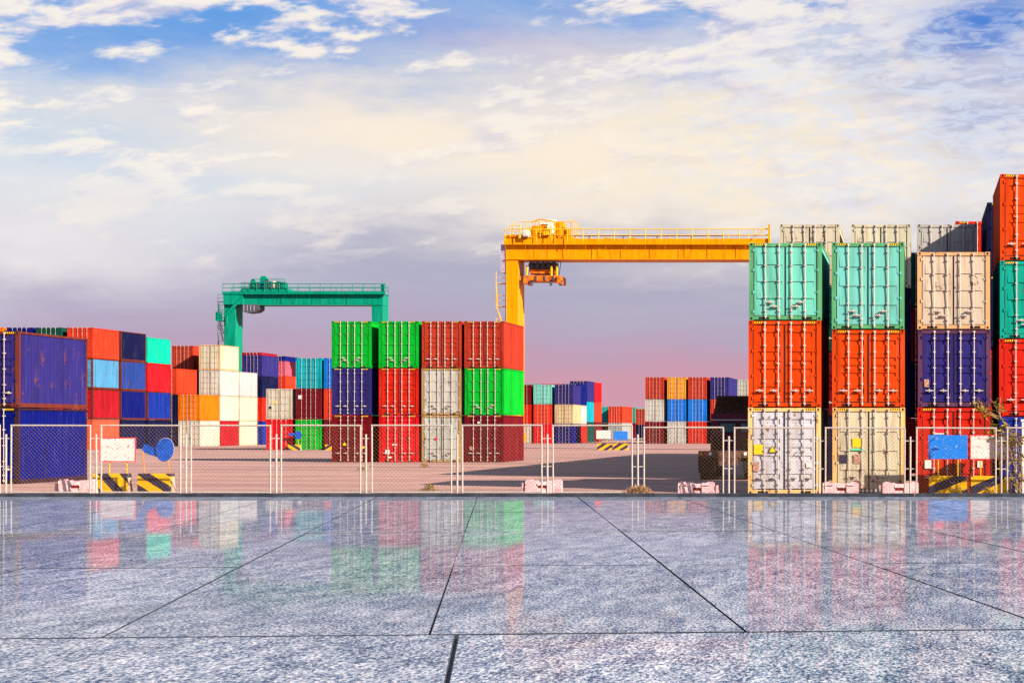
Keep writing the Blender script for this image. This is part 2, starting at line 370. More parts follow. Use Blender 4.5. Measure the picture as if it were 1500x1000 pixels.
# the plaza: a granite paving deck falling 0.2 degrees away from the viewer
D_EDGE = 43.9; SLOPE = .00375; H0 = 1.4346
def pz(d): return CH - (H0 + SLOPE * d)
SH = (731 - CX) / F                               # joints run this much sideways per metre
CR = .09                                          # cross joints' skew
def plaza():
    bed = MB(); y0, y1 = -12, D_EDGE
    b = [(-40, y0, -.1), (14, y0, -.1), (14, y1, -.1), (-40, y1, -.1)]
    t = [(-40, y0, pz(y0) - .03), (14, y0, pz(y0) - .03), (14, y1, pz(y1) - .03), (-40, y1, pz(y1) - .03)]
    bed.hexa(b, t, SLATE)
    root = tag(link('pavement', bed.mesh('pavement')), kind='structure')
    Wd = 474 * 13.62 / F; D1 = 13.62
    u0 = (628 - CX) * D1 / F - SH * D1            # a long joint at y = 0
    def slab(ua, ub, da, db, g=.011):
        # corner points on lines X = u + SH*d, cross joints d = dc + CR*(X - Xref)
        def pt(u, dc):
            d = (dc + CR * (u + 4.4)) / (1 - CR * SH); return [u + SH * d, d]
        gc = .038; ga = .005 if abs(ua - u0) < .01 else g; gb = .005 if abs(ub - u0) < .01 else g
        P = [pt(ua + ga, da + gc), pt(ub - gb, da + gc), pt(ub - gb, db - gc), pt(ua + ga, db - gc)]
        # clip to the far edge
        Q = []
        for i in range(4):
            a, b2 = P[i], P[(i + 1) % 4]
            if a[1] <= D_EDGE: Q.append(a)
            if (a[1] - D_EDGE) * (b2[1] - D_EDGE) < 0:
                t_ = (D_EDGE - a[1]) / (b2[1] - a[1]); Q.append([a[0] + (b2[0] - a[0]) * t_, D_EDGE])
        if len(Q) < 3: return
        m = MB(); n = len(Q); lip = .006
        c = [sum(q[0] for q in Q) / n, sum(q[1] for q in Q) / n]
        bot = [(x, y, pz(y) - .03) for x, y in Q]
        mid = [(x, y, pz(y) - .004) for x, y in Q]
        top = [(x + (c[0] - x) / max(1e-3, abs(c[0] - x)) * lip if abs(c[0] - x) > .01 else x, y + (c[1] - y) / max(1e-3, abs(c[1] - y)) * lip, pz(y)) for x, y in Q]
        dz = random.uniform(-.0012, .0012)
        top = [(x, y, z + dz) for x, y, z in top]
        k = 0; m.v = bot + mid + top; m.mid(GRANITE); m.mid(SLATE)
        for i in range(n):
            j = (i + 1) % n
            m.f += [(i, j, n + j, n + i), (n + i, n + j, 2 * n + j, 2 * n + i)]; m.mi += [1, 1]
        m.f.append(tuple(2 * n + i for i in range(n))); m.mi.append(0)
        link('paving_slab', m.mesh('paving_slab'), root)
    L = 14.6
    for k in range(-6, 10):
        ua, ub = u0 + k * Wd, u0 + (k + 1) * Wd
        cuts = [D1, D1 + L, D1 + 2 * L, D1 + 3 * L] if k % 2 else [D1, D1 + L / 2, D1 + 1.5 * L, D1 + 2.5 * L]
        for a, b_ in zip(cuts, cuts[1:]): slab(ua, ub, a, b_)
    uf = (669 - CX) * D1 / F - SH * D1
    for k in range(-4, 5):
        ua, ub = uf + k * 2 * Wd, uf + (k + 1) * 2 * Wd
        slab(ua, ub, D1 - L, D1, .012)
    kb = MB(); zt = pz(D_EDGE)
    x = -40.0
    while x < 14:
        k = MB(); k.box(x + .004, D_EDGE, zt - .5, x + 1.996, D_EDGE + .28, zt + .078, SLATE); link('kerb_stone', k.mesh('kerb_stone'), root); x += 2.0
plaza()

# ------------------------------------------------------------------ shipping containers
CW = 2.438
COLORS = {
 'light grey': (226, 222, 222), 'cream': (222, 206, 176), 'white': (206, 200, 190), 'beige': (214, 182, 142), 'orange': (243, 74, 12),
 'bright orange': (245, 120, 10), 'seafoam green': (122, 216, 196), 'red': (226, 38, 20), 'orange-red': (232, 62, 34), 'bright red': (238, 22, 34),
 'purple-navy': (52, 44, 118), 'purple-blue': (84, 72, 168), 'navy blue': (4, 20, 112), 'dark navy': (12, 18, 64), 'royal blue': (18, 84, 206), 'blue': (16, 48, 150),
 'mid blue': (38, 66, 150), 'teal': (14, 172, 152), 'green': (0, 186, 44), 'rust red': (198, 58, 38), 'maroon': (124, 16, 30), 'crimson': (176, 20, 36),
 'coral': (238, 92, 62), 'light blue': (84, 152, 194), 'cyan': (16, 168, 186), 'pink': (226, 92, 116), 'turquoise green': (0, 204, 164), 'dark green': (8, 76, 66),
 'sky blue': (24, 124, 226), 'golden orange': (240, 160, 50), 'grey': (176, 172, 172)}
def C(name):
    c = srgb(*COLORS[name]); return (c[0] * .48, c[1] * .555, c[2] * .62, 1)
RUSTY = srgb(84, 36, 26)
cache = {}
def corr_side(L, H, m, period=.278, depth=.045, smooth=False):
    """one corrugated side wall lying in the yz plane at x = 0, facing +x"""
    b = MB(); i = b.mid(m); ys = []; y = .14; n = max(8, round((L - .28) / period)); p = (L - .28) / n
    for k in range(n):
        o = k * p
        ys += [(y + o, 0), (y + o + p * .26, 0), (y + o + p * .5, -depth), (y + o + p * .76, -depth)]
    ys.append((y + n * p, 0))
    for yy, xx in ys: b.v += [(xx, yy, .16), (xx, yy, H - .10)]
    for k in range(len(ys) - 1): b.f.append((2 * k, 2 * k + 2, 2 * k + 3, 2 * k + 1)); b.mi.append(i)
    return b
def parts_for(L, H, style, near, paintm):
    key = (round(L, 2), round(H, 2), style, near, paintm.name)
    if key in cache: return cache[key]
    P = {}; hw = CW / 2; m = paintm
    f = MB()                                                   # frame
    for sx in (-1, 1):
        x0, x1 = (-hw, -hw + .15) if sx < 0 else (hw - .15, hw)
        f.box(x0, 0.02, .118, x1, .14, H - .118, m)            # door post
        f.box(x0, L - .15, .118, x1, L - .02, H - .118, m)
        xr = (-hw + .004, -hw + .07) if sx < 0 else (hw - .07, hw - .004)
        f.box(xr[0], .17, H - .085, xr[1], L - .17, H - .006, m)   # top rail
        f.box(xr[0], .17, .012, xr[1], L - .17, .17, m)        # bottom rail
        for y0 in (0, L - .178):
            for z0 in (0, H - .118):
                xx = (-hw, -hw + .162) if sx < 0 else (hw - .162, hw)
                f.box(xx[0], y0, z0, xx[1], y0 + .178, z0 + .118, m)
                cx = (xx[0] + xx[1]) / 2; yf = -.003 if y0 == 0 else y0 + .181
                f.box(cx - .032, min(yf, yf + .002), z0 + .025, cx + .032, max(yf, yf + .002), z0 + .093, HOLE)
                xf = xx[0] - .003 if sx < 0 else xx[1] + .001
                f.box(xf, y0 + .05, z0 + .03, xf + .002, y0 + .125, z0 + .09, HOLE)
    f.box(-hw + .165, 0.015, H - .125, hw - .165, .14, H - .01, m)      # header
    f.box(-hw + .165, 0.015, .02, hw - .165, .14, .145, m)            # sill
    if near:
        for xc in (-.72, .72): f.box(xc - .17, .009, .035, xc + .17, .013, .105, HOLE)   # forklift / twist pockets
    f.box(-hw + .165, L - .12, H - .118, hw - .165, L - .02, H - .01, m); f.box(-hw + .165, L - .12, .02, hw - .165, L - .02, .14, m)
    f.box(-hw + .08, .15, .10, hw - .08, L - .15, .14, m)              # floor
    P['frame'] = f.mesh('frame')
    P['side_panel'] = corr_side(L, H, m).mesh('side_panel')
    r = MB()                                                   # roof, shallow corrugations
    n = max(6, round(L / .42)); p = (L - .3) / n; pts = []
    for k in range(n): o = .15 + k * p; pts += [(o, 0), (o + p * .3, 0), (o + p * .45, -.02), (o + p * .85, -.02)]
    pts.append((L - .15, 0)); ii = r.mid(m)
    for yy, zz in pts: r.v += [(-hw + .075, yy, H - .02 + zz), (hw - .075, yy, H - .02 + zz)]
    for k in range(len(pts) - 1): r.f.append((2 * k, 2 * k + 1, 2 * k + 3, 2 * k + 2)); r.mi.append(ii)
    P['roof_panel'] = r.mesh('roof_panel')
    e = MB(); ii = e.mid(m); n = 9; p = (CW - .32) / n; pts = []
    for k in range(n): o = -hw + .16 + k * p; pts += [(o, 0), (o + p * .3, 0), (o + p * .5, -.045), (o + p * .8, -.045)]
    pts.append((hw - .16, 0))
    for xx, yy in pts: e.v += [(xx, L - .03 + yy, .13), (xx, L - .03 + yy, H - .11)]
    for k in range(len(pts) - 1): e.f.append((2 * k + 2, 2 * k, 2 * k + 1, 2 * k + 3)); e.mi.append(ii)
    P['end_panel'] = e.mesh('end_panel')
    # one door leaf, local x 0..dw, z 0..dh, hinged at x = 0 ; face at y = 0 looking to -y
    dw = (CW - .33) / 2; dh = H - .125 - .155
    d = MB(); gk = MB()
    if style == 0:      # flat leaf with three thin horizontal seams
        d.box(.0, .035, 0, dw - .012, .07, dh, m)
        zs = [.0, .245, .49, .735, 1.0]
        d.box(.012, .016, .012, .10, .035, dh - .012, m); d.box(dw - .11, .016, .012, dw - .022, .035, dh - .012, m)
        for q in range(4):                                       # each field leans out towards its foot and laps over the next
            za, zb = dh * zs[q] + .012, dh * zs[q + 1] - .004
            yo = .0 if q else .014
            d.hexa([(.101, yo, za), (dw - .111, yo, za), (dw - .111, .036, za), (.101, .036, za)], [(.101, .026, zb), (dw - .111, .026, zb), (dw - .111, .036, zb), (.101, .036, zb)], m)
    else:               # leaf with pressed horizontal troughs
        d.box(.0, .05, 0, dw - .012, .075, dh, m)
        d.box(.012, .02, .012, .14, .05, dh - .012, m); d.box(dw - .15, .02, .012, dw - .022, .05, dh - .012, m)
        fr = [0.01, .13, .20, .385, .43, .495, .54, .605, .65, .84, .90, .99]
        prev = fr[0]
        zs = [dh * q for q in fr]
        prof = []          # z, y : proud between troughs, sunk in troughs
        for q in range(0, len(zs), 2): prof.append((zs[q], zs[q + 1]))
        ii = d.mid(m); last = None
        for (za, zb) in prof:
            d.hexa([(.14, .022, za + .004), (dw - .15, .022, za + .004), (dw - .15, .05, za - .012), (.14, .05, za - .012)][0:4],
                   [(.14, .022, zb - .02), (dw - .15, .022, zb - .02), (dw - .15, .05, zb), (.14, .05, zb)], m)
    # rubber gasket around the leaf
    d.box(-.013, .006, -.012, .011, .06, dh + .012, RUBBER); d.box(dw - .021, .006, -.004, dw, .066, dh + .004, RUBBER)
    d.box(.012, .004, dh - .012, dw - .022, .06, dh + .016, RUBBER); d.box(.012, .004, -.016, dw - .022, .06, .011, RUBBER)
    for q in (.055, .34, .66, .945):                            # hinges
        d.box(-.075, .0, dh * q - .035, .055, .019, dh * q + .035, m)
        d.tube((-.03, -.008, dh * q - .05), (-.03, -.008, dh * q + .05), .016, m, 6)
    P['door'] = d.mesh('door'); P['dw'] = dw
    ro = MB()
    ro.tube((0, -.035, -.10), (0, -.035, dh + .09), .0165 if near else .014, GALV, 8 if near else 5)
    for q in (-.055, dh + .03): ro.box(-.04, -.04, q, .04, .0, q + .06, GALV)
    for q in (.27, .5, .73, .93, .07): ro.box(-.045, -.05, dh * q - .022, .045, .019, dh * q + .022, m if not near else GALV)
    P['lock_rod'] = ro.mesh('lock_rod')
    h = MB()
    h.box(-.02, -.085, -.02, .02, -.04, .02, GALV)
    h.box(.0, -.085, -.016, .30, -.066, .016, GALV); h.box(.15, -.066, -.05, .19, .018, .05, GALV); h.box(.10, -.03, -.03, .24, .018, .0, GALV)
    P['door_handle'] = h.mesh('door_handle')
    if near:
        hz = MB()
        for sx in (-1, 1):
            for k in range(5):
                xc = sx * (hw - .22) - sx * k * .075
                hz.poly([(xc - .032, .0115, H - .085), (xc + .008, .0115, H - .085), (xc + .034, .0115, H - .03), (xc - .006, .0115, H - .03)], STK_Y)
            a, b_ = sorted((sx * (hw - .18), sx * (hw - .56)))
            hz.poly([(a, .0128, H - .09), (b_, .0128, H - .09), (b_, .0128, H - .025), (a, .0128, H - .025)], HOLE)
        P['hazard_marking'] = hz.mesh('hazard_marking')
    cache[key] = P
    return P
decals_for = {}
def container(loc, H, cname, style, label, group, near, L=6.06, frame_c=None, rusty=False, decals=(), haz=None, mirror_handles=False, fc=None):
    pm = PAINT_R if rusty else PAINT
    P = parts_for(L, H, style, near, pm)
    col = fc or C(cname)
    j = [1 + random.uniform(-.06, .06) for _ in range(3)]; col = tuple(min(1, col[i] * j[i]) for i in range(3)) + (1,)
    fcol = frame_c or col
    r = thing('shipping_container', loc, label, 'container', group)
    link('frame', P['frame'], r, fcol)
    hw = CW / 2
    a = link('side_panel', P['side_panel'], r, col); a.location = (hw - .012, 0, 0)
    b = link('side_panel', P['side_panel'], r, col); b.location = (-hw + .012, L, 0); b.rotation_euler = (0, 0, math.pi)
    link('roof_panel', P['roof_panel'], r, col); link('end_panel', P['end_panel'], r, col)
    dw = P['dw']
    for side in (0, 1):
        d = link('door', P['door'], r, col)
        if side == 0: d.location = (-hw + .165, 0.012, .155)
        else: d.location = (hw - .165, 0.012, .155); d.scale = (-1, 1, 1)
        for kk, fx in enumerate((.37, .80)):
            ro = link('lock_rod', P['lock_rod'], d, col); ro.location = (dw * fx, 0, 0)
            if near:
                h = link('door_handle', P['door_handle'], d, col)
                zz = (.42 if style else (.45 if kk == 0 else .33))
                if style == 0: h.location = (dw * fx, 0, zz + (.0 if kk == 0 else -.02)); h.scale = (1 if kk == 0 else -1, 1, 1)
                else: h.location = (dw * fx, 0, .40); h.scale = (-1 if kk == 0 else -.9, 1, 1)
    if haz if haz is not None else (near and H > 2.7): link('hazard_marking', P['hazard_marking'], r)
    for (nm, x, z, w, h, mt, tri) in decals:                   # x,z of centre
        k = MB(); y = -.006
        if tri:
            k.poly([(x - w / 2 - .03, y + .001, z - h / 2 - .02), (x + w / 2 + .03, y + .001, z - h / 2 - .02), (x, y + .001, z + h / 2 + .04)], HOLE)
            k.poly([(x - w / 2, y, z - h / 2), (x + w / 2, y, z - h / 2), (x, y, z + h / 2)], mt)
        else: k.box(x - w / 2, y, z - h / 2, x + w / 2, y + .018, z + h / 2, mt)
        link(nm, k.mesh(nm), r)
    return r
TN = {1: ['only tier'], 2: ['bottom', 'top'], 3: ['bottom', 'middle', 'top'], 4: ['bottom', 'second from the ground', 'third from the ground', 'top'],
      5: ['bottom', 'second from the ground', 'middle', 'fourth from the ground', 'top']}
used = set()
def stack(phrase, px, s, tiers, group, near=False, L=6.06, rusty=False, frame_c=None, opts=None, fc_frames=None):
    p = W3(px, s); x = p.x + CW / 2; z = gz(x, p.y)
    for i, t in enumerate(tiers):
        cname, H = t[0], (2.896 if t[1] == 'h' else 2.591); style = t[2] if len(t) > 2 else random.choice((0, 1))
        o = dict((opts or {}).get(i, {}))
        extra = o.pop('extra', '')
        lab = f"{cname} container{extra}, {TN[len(tiers)][i]} of {phrase}"
        if len(tiers) == 1: lab = f"{cname} container{extra}, {phrase}"
        lab = lab.replace('second from the ground of', 'second tier of').replace('third from the ground of', 'third tier of')
        container((x + random.uniform(-.02, .02), p.y + random.uniform(-.03, .03), z), H, cname, style, lab, group, near, L,
                  frame_c=o.pop('frame_c', frame_c), rusty=o.pop('rusty', rusty), decals=o.pop('decals', ()), haz=o.pop('haz', None))
        z += H + .018
GR = 'containers in the near right block'
SN = 43.7
gold = srgb(205, 140, 40)
stack('first stack right of the truck', 1096.5, SN, [('light grey', 'h', 1), ('orange', 'h', 1), ('seafoam green', 's', 0)], GR, True,
      opts={0: dict(extra=' with yellow triangle', frame_c=srgb(196, 166, 112), rusty=True, decals=[('sticker', -.87, 1.50, .31, .33, STK_Y, 0), ('warning_triangle', -.40, 1.50, .22, .18, STK_Y, 1),
            ('sticker', -.95, .92, .21, .3, STK_B, 0), ('sticker', .82, .97, .17, .15, STK_W, 0)]),
            2: dict(frame_c=srgb(70, 138, 96), haz=True)})
stack('second stack right of the truck', 1219, SN, [('cream', 'h', 0), ('orange', 's', 1), ('seafoam green', 'h', 0)], GR, True,
      opts={0: dict(extra=' with green tape', frame_c=srgb(196, 160, 104), rusty=True, decals=[('sticker', -.39, 1.72, .31, .30, STK_Y, 0), ('tape_strip', -.38, 1.49, .46, .05, STK_G, 0),
            ('sticker', -.84, 1.18, .27, .28, STK_K, 0), ('sticker', -.40, 1.18, .22, .29, STK_B, 0)]), 1: dict(haz=True),
            2: dict(frame_c=srgb(70, 138, 96))})
stack('third stack right of the truck', 1344, SN, [('red', 'h', 1), ('purple-navy', 's', 1), ('cream', 's', 0)], GR, True,
      opts={0: dict(extra=' behind the signs', decals=[('sticker', -.51, 2.16, .38, .22, STK_R, 0), ('sticker', -.51, 2.025, .38, .04, STK_W, 0), ('sticker', -.51, 1.96, .38, .08, STK_BL, 0),
                              ('sticker', -.86, 1.0, .22, .28, STK_W, 0), ('sticker', .88, 1.0, .17, .22, STK_W, 0)]),
            1: dict(decals=[('sticker', -.93, .8, .16, .26, STK_B, 0)], frame_c=srgb(74, 44, 74)), 2: dict(rusty=True, frame_c=srgb(176, 140, 100))})
stack('tall stack at the right edge', 1464.5, SN, [('blue', 's', 1), ('red', 's', 1), ('teal', 's', 0), ('orange', 'h', 1)], GR, True, opts={2: dict(haz=True), 1: dict(haz=True)})
GR2 = 'containers in the second row of the right block'
stack('second-row stack behind the first green container', 1142, 36, [('dark navy', 's', 0), ('maroon', 's', 1), ('dark green', 's', 1), ('cream', 's', 0)], GR2, True, rusty=True)  # lower tiers here and next get dark paint for the shade in the gaps
stack('second-row stack behind the second green container', 1246.5, 36, [('maroon', 's', 0), ('dark navy', 's', 1), ('dark navy', 's', 1), ('cream', 's', 0)], GR2, True, rusty=True)
stack('second-row stack with a diagonal shadow on top', 1344, 36, [('orange', 's', 0), ('rust red', 's', 1), ('dark navy', 's', 1), ('white', 's', 0)], GR2, True, rusty=True)
stack('second-row stack behind the tall right-edge stack', 1445.5, 37.1, [('maroon', 's', 0), ('red', 's', 1), ('dark navy', 'h', 1), ('dark navy', 'h', 0)], GR2, True)
stack('third-row stack near the tall right-edge stack', 1400, 31.8, [('white', 'h', 0), ('navy blue', 'h', 1), ('red', 'h', 1), ('red', 'h', 1)], GR2, True)
# the long rows that go on behind and throw their shade over the yard
for k, d in enumerate((84.2, 97, 109.8, 122.6, 135.4)):
    s_ = F / d
    stack(['long row right behind the truck cab', 'second long row behind the truck', 'third long row behind the truck', 'fourth long row behind the truck', 'farthest long row behind the right block'][k], CX - 5.6 * s_, s_,
          [('blue', 's', 1), ('red', 's', 1), ('teal', 's', 0), ('maroon', 's', 1)], 'long containers behind the right block', False, 12.19)
stack('third-row stack in the gap beside the cream right-block stack', CX - .95 * 31, 31, [('maroon', 's', 1), ('dark navy', 's', 1), ('maroon', 's', 1), ('dark green', 's', 0)], GR2)
# middle block
GM = 'containers in the middle block'
rw = [('sticker', -.7, .62, .26, .3, STK_W, 0), ('sticker', -.55, .30, .2, .1, STK_W, 0), ('sticker', -.25, 1.08, .3, .08, STK_W, 0)]
stack('first stack of the middle block', 485.4, 23.65, [('maroon', 'h', 1), ('purple-navy', 'h', 1), ('green', 'h', 0)], GM, True,
      opts={0: dict(extra=' with a warning triangle', decals=[('warning_triangle', -.42, 1.14, .26, .2, STK_Y, 1), ('sticker', .75, .92, .12, .12, STK_Y, 0)])})
stack('second stack of the middle block', 555.2, 23.65, [('bright red', 'h', 1), ('red', 'h', 1), ('green', 'h', 0)], GM, True, opts={0: dict(extra=' with pale scuffs', decals=rw, rusty=True)})
stack('third stack of the middle block', 617.8, 23.65, [('white', 'h', 0), ('white', 'h', 0), ('rust red', 'h', 1)], GM, True,
      opts={0: dict(frame_c=srgb(140, 116, 78), rusty=True, decals=[('sticker', -.35, 1.45, .12, .14, STK_R, 0)]), 1: dict(frame_c=srgb(140, 116, 78), rusty=True)})
stack('fourth stack of the middle block', 680.3, 23.65, [('maroon', 'h', 1), ('green', 'h', 0), ('rust red', 'h', 1)], GM, True,
      opts={0: dict(decals=[('sticker', -.8, .85, .2, .24, STK_B, 0), ('sticker', -.35, 2.45, .12, .12, STK_W, 0)])})
# near left pair
stack('near stack at the left edge', -66.9, 38.5, [('navy blue', 'h', 1), ('purple-navy', 'h', 1)], 'big containers at the left edge', True, rusty=False, frame_c=srgb(44, 26, 42),
      opts={1: dict(rusty=True, extra=' with rusty frame', frame_c=srgb(88, 38, 34), )})
# long left rows
GL = 'containers in the long left rows'
stack('left-row stack with a lit red side', 98.5, 15.4, [('coral', 'h', 1), ('crimson', 'h', 1), ('light blue', 'h', 1), ('orange-red', 'h', 1)], GL, frame_c=None,
      opts={2: dict(frame_c=RUSTY, rusty=True), 1: dict(frame_c=RUSTY)})
stack('left-row stack with dark green top', 52, 15.4, [('blue', 'h'), ('red', 'h'), ('maroon', 'h'), ('dark green', 'h', 1)], GL)
stack('left-row stack with navy top above the near blue one', 10, 15.4, [('red', 'h'), ('blue', 'h'), ('teal', 'h'), ('navy blue', 'h', 1)], GL)
stack('left-row stack cut by the frame edge', -33, 15.4, [('blue', 'h'), ('white', 'h'), ('red', 'h'), ('bright orange', 'h', 1)], GL)
def row_px(X, d): return CX + X * F / d
XL = (98.5 - CX) / 15.4
stack('second bay of the lit left-row wall', row_px(XL, 188.3), F / 188.3, [('dark navy', 'h', 1), ('navy blue', 'h', 1), ('mid blue', 'h', 1), ('dark navy', 'h', 1)], GL,
      opts={1: dict(frame_c=RUSTY), 2: dict(rusty=True, frame_c=RUSTY), 3: dict(frame_c=RUSTY)})
stack('third bay of the lit left-row wall', row_px(XL, 194.8), F / 194.8, [('dark navy', 'h', 1), ('blue', 'h', 1), ('bright red', 'h', 1), ('turquoise green', 's', 1)], GL, opts={1: dict(frame_c=RUSTY)})
stack('stack left of the cream and orange one', 227, 13.1, [('dark navy', 'h'), ('dark navy', 'h'), ('orange-red', 'h')], GL)
stack('stack behind the turquoise container', 251.8, 12.58, [('blue', 'h'), ('maroon', 'h'), ('navy blue', 'h'), ('rust red', 'h', 1)], GL)
XC = (261 - CX) / 13.1
stack('two-high stack before the cream wall', 261, 13.1, [('cream', 'h', 0), ('bright orange', 'h', 0)], GL)
stack('tallest stack of the cream wall', row_px(XC, 220), F / 220, [('crimson', 'h', 0), ('cream', 'h', 0), ('white', 'h', 0), ('cream', 'h', 0)], GL, opts={3: dict(frame_c=srgb(176, 140, 100))})
stack('three-high end of the cream wall', row_px(XC, 226.3), F / 226.3, [('cream', 'h', 0), ('cream', 'h', 0), ('white', 'h', 0)], GL)
stack('stack right behind the cream wall', 355, 11.9, [('blue', 'h', 1), ('red', 'h', 1), ('dark navy', 's', 1), ('purple-navy', 's', 1)], GL)
stack('stack with red top behind the purple one', 354, 11.55, [('blue', 'h'), ('red', 'h'), ('white', 'h'), ('crimson', 'h', 1)], GL)
stack('stack with red side behind the lone cream one', 390, 11.5, [('blue', 'h'), ('orange-red', 'h'), ('orange-red', 'h', 1)], GL)
stack('stack with pink top left of the cyan one', 393, 10.2, [('blue', 'h'), ('red', 'h'), ('maroon', 'h'), ('pink', 'h', 1)], GL)
stack('farthest stack behind the pink container', 396, 8.4, [('navy blue', 'h'), ('red', 'h'), ('blue', 'h'), ('red', 'h'), ('navy blue', 'h', 1)], GL, L=12.19)
GV = 'containers in the group left of the middle block'
stack('lone two-high stack left of the cyan one', 390, 15.45, [('bright red', 'h', 0), ('cream', 'h', 0)], GV,
      opts={1: dict(decals=[('sticker', -.3, 1.6, .24, .26, STK_Y, 0), ('sticker', -.82, 1.1, .24, .26, STK_K, 0)])})
stack('stack with cyan top', 433, 15.45, [('green', 'h', 0), ('maroon', 'h', 1), ('cyan', 'h', 0)], GV, opts={1: dict(decals=[('sticker', -.8, 2.1, .34, .34, STK_W, 0)])})
stack('stack half hidden by the middle block', 474.5, 15.45, [('maroon', 'h', 1), ('orange-red', 'h', 1), ('sky blue', 'h', 1)], GV)
# far middle
GF = 'containers in the far middle rows'
stack('far stack half hidden beside the middle block', 751, 11, [('cream', 's', 0), ('red', 's', 1), ('maroon', 's', 1)], GF)
stack('far stack with seafoam top', 781.5, 11, [('bright red', 's', 1), ('orange-red', 's', 0), ('seafoam green', 's', 0)], GF)
stack('far stack with beige middle', 812.6, 11, [('navy blue', 's', 1), ('beige', 's', 0), ('purple-navy', 's', 1)], GF)
stack('back row left of the seafoam stack', 763, 10.65, [('red', 's'), ('blue', 's'), ('teal', 'h')], GF)
stack('back row behind the seafoam stack', 793, 10.65, [('red', 's'), ('blue', 's'), ('rust red', 'h')], GF)
stack('back row behind the beige stack', 822.5, 10.65, [('red', 's'), ('white', 's'), ('navy blue', 'h')], GF)
stack('far stack with bright cyan middle', 834.8, 10.3, [('dark green', 'h', 1), ('cyan', 'h', 1), ('purple-navy', 'h', 1)], GF)
stack('far red-sided stack behind the cyan one', row_px((834.8 - CX) / 10.3, 278.5), F / 278.5, [('maroon', 'h'), ('orange-red', 'h', 1), ('bright red', 'h', 1)], GF)
stack('distant low stack behind the small road signs', 891, 8.37, [('grey', 'h', 0), ('orange-red', 'h', 1)], GF, L=12.19)
stack('distant stack left of the orange-red low one', 870.5, 8.25, [('maroon', 'h', 1), ('teal', 'h', 0)], GF)
stack('distant teal stack right of the orange-red one', 911, 7.9, [('maroon', 'h', 1), ('teal', 'h', 0)], GF, L=12.19)
stack('most distant stack in the central gap', 930.5, 7.5, [('cyan', 'h', 1), ('seafoam green', 'h', 0)], GF, L=12.19)
stack('small distant stack beside the far right rows', 931, 8.9, [('dark navy', 's', 1), ('rust red', 's', 1)], GF)
GQ = 'containers in the far row left of the truck'
stack('first far stack left of the truck', 945.4, 11.16, [('maroon', 'h', 1), ('white', 'h', 0), ('rust red', 'h', 1)], GQ)
stack('second far stack left of the truck', 977.6, 11.16, [('white', 'h', 0), ('sky blue', 'h', 1), ('golden orange', 'h', 0)], GQ)
stack('third far stack left of the truck', 1007.8, 11.16, [('red', 'h', 1), ('sky blue', 'h', 1), ('rust red', 'h', 1)], GQ)
stack('far stack behind the truck', 1040.4, 11.16, [('red', 'h', 1), ('rust red', 'h', 1), ('purple-navy', 'h', 1)], GQ, L=12.19)
stack('far stack above the truck cab', 1080, 10.6, [('blue', 'h', 1), ('red', 'h', 1), ('white', 'h', 0)], GQ)

